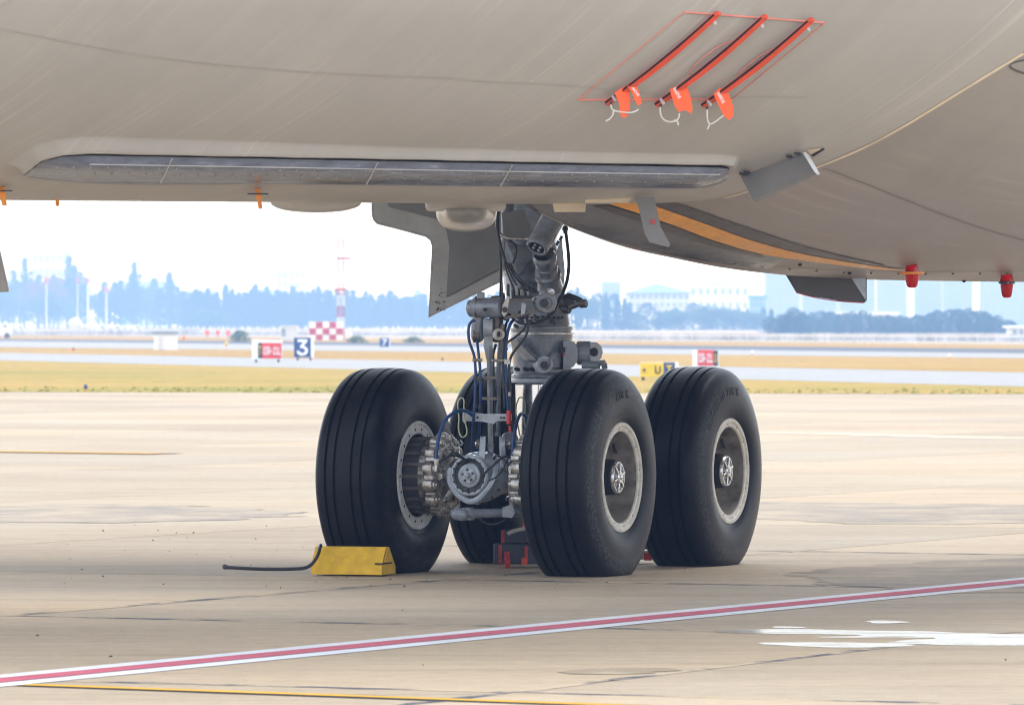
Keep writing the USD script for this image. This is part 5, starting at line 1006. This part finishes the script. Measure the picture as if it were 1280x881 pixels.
for x in np.r_[np.arange(-14, 235, 15.0), np.arange(-8, 230, 19.0)]:
    top = np.interp(x, [-20, 30, 60, 85, 110, 140, 165, 200, 212, 225, 240], [364, 346, 358, 341, 354, 360, 348, 362, 358, 371, 375]) + tR.normal(0, 4)
    Y = tR.uniform(1050, 1120); hgt = (HZ - top) / F * Y + H; k9 = tR.integers(8); tree(f't{k9}' if k9 < 4 else f'r{k9 - 4}', 'tall_tree', x + tR.normal(0, 3), Y, (tR.uniform(.8, 1.15),) * 2 + (hgt / (9.0 if k9 < 4 else 6.6),), L, G, tR.uniform(0, 360))
for x, t in ((31, 331), (86, 329), (168, 336), (211, 349)): tree('t2', 'tall_tree', x, 1045, (.8, .8, ((HZ - t) / F * 1045 + H) / 9.0), L, G, tR.uniform(0, 360))
G = 'row of clipped conifers behind the runway'; L = 'slender dark conifer in the even row behind the runway'
for x in np.r_[np.arange(236, 640, 7.4), np.arange(232, 640, 9.5)]:
    top = np.interp(x, [236, 300, 400, 500, 620], [372, 374, 375, 379, 378]) + tR.normal(0, 4); Y = tR.uniform(1000, 1060); hgt = (HZ - top) / F * Y + H
    tree(f's{tR.integers(4)}', 'conifer', x + tR.normal(0, 1.5), Y, (tR.uniform(1.05, 1.4),) * 2 + (hgt / 5.6,), L, G, tR.uniform(0, 360))
for x, t in ((258, 392), (276, 396)): tree('b1', 'shrub_tree', x, 980, (1.2, 1.2, ((HZ - t) / F * 980 + H) / 4.0), 'pale bushy shrub at the foot of the conifer row', 'pale shrubs before the conifer row', 0)
G = 'bushy trees before the pale hangar'; L = 'bushy blue green tree in the belt before the pale hangar'
for x in np.r_[np.arange(700, 965, 11.0), np.arange(705, 960, 17)]:
    top = np.interp(x, [700, 740, 775, 800, 840, 885, 960], [372, 372, 382, 393, 392, 390, 398]) + tR.normal(0, 4); Y = tR.uniform(900, 960); hgt = (HZ - top) / F * Y + H
    k = ['r0', 'r1', 's1', 's2', 'd0', 'd1', 'r3', 's3'][tR.integers(8)]; tree(k, 'belt_tree', x + tR.normal(0, 3), Y, (tR.uniform(.55, .85),) * 2 + (hgt / protos[k][2],), L, G, tR.uniform(0, 360))
G = 'dark round trees before the towers'; L = 'dark round tree in the belt before the distant towers'
for x in np.r_[np.arange(968, 1272, 12.0), np.arange(975, 1262, 17)]:
    top = np.interp(x, [968, 1000, 1050, 1120, 1160, 1195, 1230, 1265, 1275], [402, 398, 398, 405, 402, 393, 400, 408, 412]) + tR.normal(0, 2); Y = tR.uniform(700, 760); hgt = (HZ - top) / F * Y + H
    k = ['d0', 'd1'][tR.integers(2)]; tree(k, 'round_dark_tree', x + tR.normal(0, 3), Y, (tR.uniform(.45, .65),) * 2 + (hgt / 6.0,), L, G, tR.uniform(0, 360))
for x, t, Y in ((300, 413, 640), (446, 420, 600), (517, 421, 600)): tree('v', 'verge_bush', x, Y, (.42, .42, ((HZ - t) / F * Y + H) / 4.0), ['low green bush left of the red holding sign', 'tiny bush just right of the checkered hut', 'tiny bush right of the distant number board'][[300, 446, 517].index(x)], None, 0)

# ------------------------------------------------------------------ fence, vehicles and the city
def fence(x0, x1, y0, y1, Y0, Y1, n, label):
    a = np.array([(x0 - 640) / F * Y0, Y0, 0]); b = np.array([(x1 - 640) / F * Y1, Y1, 0]); T = thing('perimeter_fence', label, 'fence', a)
    hh = (HZ - y0) / F * Y0 + H
    for k in range(n):
        p = a + (b - a) * k / n; q_ = a + (b - a) * (k + 1) / n
        obj('fence_panel', join(*[hull([p + [0, 0, z], q_ + [0, 0, z], p + [0, .05, z], q_ + [0, .05, z], p + [0, 0, z + w], q_ + [0, 0, z + w], p + [0, .05, z + w], q_ + [0, .05, z + w]]) for z, w in ((.2, hh * .32), (hh * .52, hh * .18), (hh * .86, hh * .12))]), m_fence, T, smooth=False)
        obj('fence_post', cyl(p - [0, .05, 0], p + [0, -.05, hh], .06, n=6), m_pale, T)
fence(-10, 250, 410, 420, 900, 900, 22, 'pale boundary fence beyond the runway on the left'); fence(440, 630, 413, 421, 850, 850, 16, 'pale boundary fence beyond the runway right of the mast'); fence(690, 1290, 416, 436, 640, 560, 50, 'pale boundary fence in front of the right tree belts')
fence(225, 385, 412, 421, 880, 880, 14, 'pale boundary fence between the shed and the checkered hut')
def vehicle(x0, x1, yt, Y, label, mat, kind='van'):
    a = (x0 - 640) / F * Y; b = (x1 - 640) / F * Y; L = b - a; h = (HZ - yt) / F * Y + H; Y = Y * 1.0; T = thing('parked_vehicle', label, kind, ((a + b) / 2, Y, 0))
    sec = [(0, .35), (0, h * .95), (L * .04, h), (L * .78, h), (L * .93, h * .58), (L, h * .5), (L, .35)]
    obj('body', hull([(a + u, Y + d, z) for u, z in sec for d in (0, 1.9)]), mat, T, smooth=False); obj('window', prism([(x0 + (x1 - x0) * .55, yt + (HZ - yt) * 0 + 1), (x0 + (x1 - x0) * .76, yt + 1), (x0 + (x1 - x0) * .86, yt + 4.0), (x0 + (x1 - x0) * .55, yt + 4.0)], Y - .03, .02), m_pane, T, smooth=False)
    for u in (.18, .8): obj('wheel', cyl((a + L * u, Y - .05, .34), (a + L * u, Y + .2, .34), .34, n=16), m_dark, T)
vehicle(-8, 13, 405, 780, 'white truck at the left edge of the picture', m_white, 'truck')
for k, (x0, x1) in enumerate(((16, 30), (115, 134), (136, 152), (160, 178), (580, 600))):
    vehicle(x0, x1, 406.5 if x0 < 500 else 409, 1180 if x0 < 500 else 1150, ['white van right of the truck at the left edge', 'white van parked right of the domed tent', 'second white van right of the domed tent', 'white van parked left of the equipment shed', 'white van parked before the conifers near the gear door'][k], m_white)
T = thing('domed_tent', 'pale domed tent in front of the tall left trees', 'tent', (P(94, 405, 1200)[0], 1200, 0)); cc = np.array([P(94, 405, 1200)[0], 1200, 0]); obj('tent_roof', lathe(cc, [0, 0, 1], [(1.6, 1.3), (2.1, 1.2), (2.6, .8), (2.8, .3), (2.85, 1e-4)], 20), m_white, T); obj('tent_wall', cyl(cc, cc + [0, 0, 1.65], 1.15), m_pale, T)
for k, x in enumerate((259, 272, 285)): 
    T = thing('marker_board', ['leftmost of three orange marker boards beyond the runway', 'middle of three orange marker boards beyond the runway', 'rightmost of three orange marker boards beyond the runway'][k], 'marker', (P(x, 415, 820)[0], 820, 0)); obj('board', prism([(x - 2.5, 413), (x + 2.5, 413), (x + 2.5, 419), (x - 2.5, 419)], 820, .1), m_red, T, smooth=False); obj('post', cyl((P(x, 415, 820)[0], 820.1, 0), (P(x, 415, 820)[0], 820.1, .8), .05, n=6), m_dark, T)
def building(name, label, x0, x1, yt, Y, mat, nx, ny, dpt=20, roof=None, roofmat=None, wfrac=(.55, .5), yb=398.0):
    a, b, z1 = (x0 - 640) / F * Y, (x1 - 640) / F * Y, (HZ - yt) / F * Y + H; T = thing(name, label, 'building', ((a + b) / 2, Y, 0))
    obj('wall', hull([(x, y, z) for x in (a, b) for y in (Y, Y + dpt) for z in (0, z1)]), mat, T, smooth=False)
    if roof == 'gable': obj('roof', hull([(a - 1, Y - 1, z1), (b + 1, Y - 1, z1), (a - 1, Y + dpt, z1), (b + 1, Y + dpt, z1), ((a + b) / 2 - (b - a) * .03, Y + dpt * .5, z1 + (HZ - (yt - 12)) / F * Y + H - z1), ((a + b) / 2 + (b - a) * .03, Y + dpt * .5, z1 + (HZ - (yt - 12)) / F * Y + H - z1)]), roofmat, T, smooth=False)
    elif roof: obj('roof', hull([(x, y, z) for x in (a - .5, b + .5) for y in (Y - .5, Y + dpt) for z in (z1 + .01, z1 + roof)]), roofmat, T, smooth=False)
    zb0 = (HZ - yb) / F * Y + H
    for i in range(nx):
        for j in range(ny):
            xa = a + (b - a) * (i + .5 - wfrac[0] / 2) / nx; xb = a + (b - a) * (i + .5 + wfrac[0] / 2) / nx; za = zb0 + (z1 - zb0) * (j + .5 - wfrac[1] / 2) / ny; zz = zb0 + (z1 - zb0) * (j + .5 + wfrac[1] / 2) / ny
            obj('window', hull([(x, y, z) for x in (xa, xb) for y in (Y - .15, Y - .05) for z in (za, zz)]), m_pane, T, smooth=False)
    return T
building('hall', 'long hall with a teal gabled roof behind the conifer row', 286, 372, 372, 3200, m_pale, 6, 1, 40, 'gable', m_teal, yb=380)
building('warehouse', 'low pale warehouse between the tall trees and the teal roof', 222, 268, 366, 4300, m_bluewall, 5, 1, 30, 1.0, m_teal, yb=378)
building('office_block', 'dark flat roofed block behind the tall left trees', 150, 215, 354, 4400, m_bluewall, 6, 3, 30, 1.5, m_bluewall)
building('office_block', 'faint slab block far behind the left trees', 40, 86, 315, 3400, m_pale, 6, 5, 30, 1.5, m_pale)
building('tower_block', 'faint tower left of the lattice mast', 345, 383, 338, 3600, m_pale, 5, 5, 30, 1.0, m_pale)
building('tower_block', 'thin tower behind the conifers left of the gear door', 518, 526, 362, 3000, m_bluewall, 2, 3, 20)
building('hangar', 'wide pale hangar behind the bushy trees', 786, 862, 366, 1900, m_pale, 10, 2, 60, 'gable', m_teal, yb=386)
building('hangar', 'pale terminal hall right of the wide hangar', 862, 936, 356, 2200, m_white, 8, 2, 60, 2.0, m_pale, yb=390)
building('tower_block', 'small teal block at the right end of the pale hall', 939, 957, 373, 2000, m_teal, 3, 3, 20, 1.0, m_teal)
building('tower_block', 'small faint block above the bushy trees at left', 752, 776, 352, 2600, m_bluewall, 3, 4, 20)
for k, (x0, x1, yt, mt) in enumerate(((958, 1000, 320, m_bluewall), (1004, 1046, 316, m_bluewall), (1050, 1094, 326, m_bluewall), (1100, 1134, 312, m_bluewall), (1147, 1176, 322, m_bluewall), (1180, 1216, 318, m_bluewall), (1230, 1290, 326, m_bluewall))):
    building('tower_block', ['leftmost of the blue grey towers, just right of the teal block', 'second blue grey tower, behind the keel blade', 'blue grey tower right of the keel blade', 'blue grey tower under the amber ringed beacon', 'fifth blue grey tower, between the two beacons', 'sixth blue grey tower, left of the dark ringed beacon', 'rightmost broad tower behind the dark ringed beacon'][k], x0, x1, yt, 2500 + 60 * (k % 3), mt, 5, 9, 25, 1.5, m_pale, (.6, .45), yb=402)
building('low_block', 'long low white building before the towers', 1050, 1122, 393, 1600, m_white, 9, 1, 20, .6, m_white, yb=399); building('low_block', 'small white building at the foot of the right tree belt', 1264, 1290, 410, 800, m_white, 3, 1, 8, .3, m_white, yb=420)
building('low_block', 'small white building between the two right tree belts', 959, 977, 404, 1900, m_pale, 2, 1, 8, .3, m_pale, yb=409)

# ------------------------------------------------------------------ air
hz = m3.Manifold.cube((6700, 6700, 131)).translate((-3350, -350, -1.2))
m_haze = usdkit.material(stage, '/World/Looks/haze_air', {'v': ('principled_volume', {'color': (0.34, 0.55, 1.0), 'absorption_color': (1, 1, 1), 'density': 0.00048, 'anisotropy': 0.2})}, [], volume='v.volume')
obj('haze', hz, m_haze, kind='stuff', smooth=False)
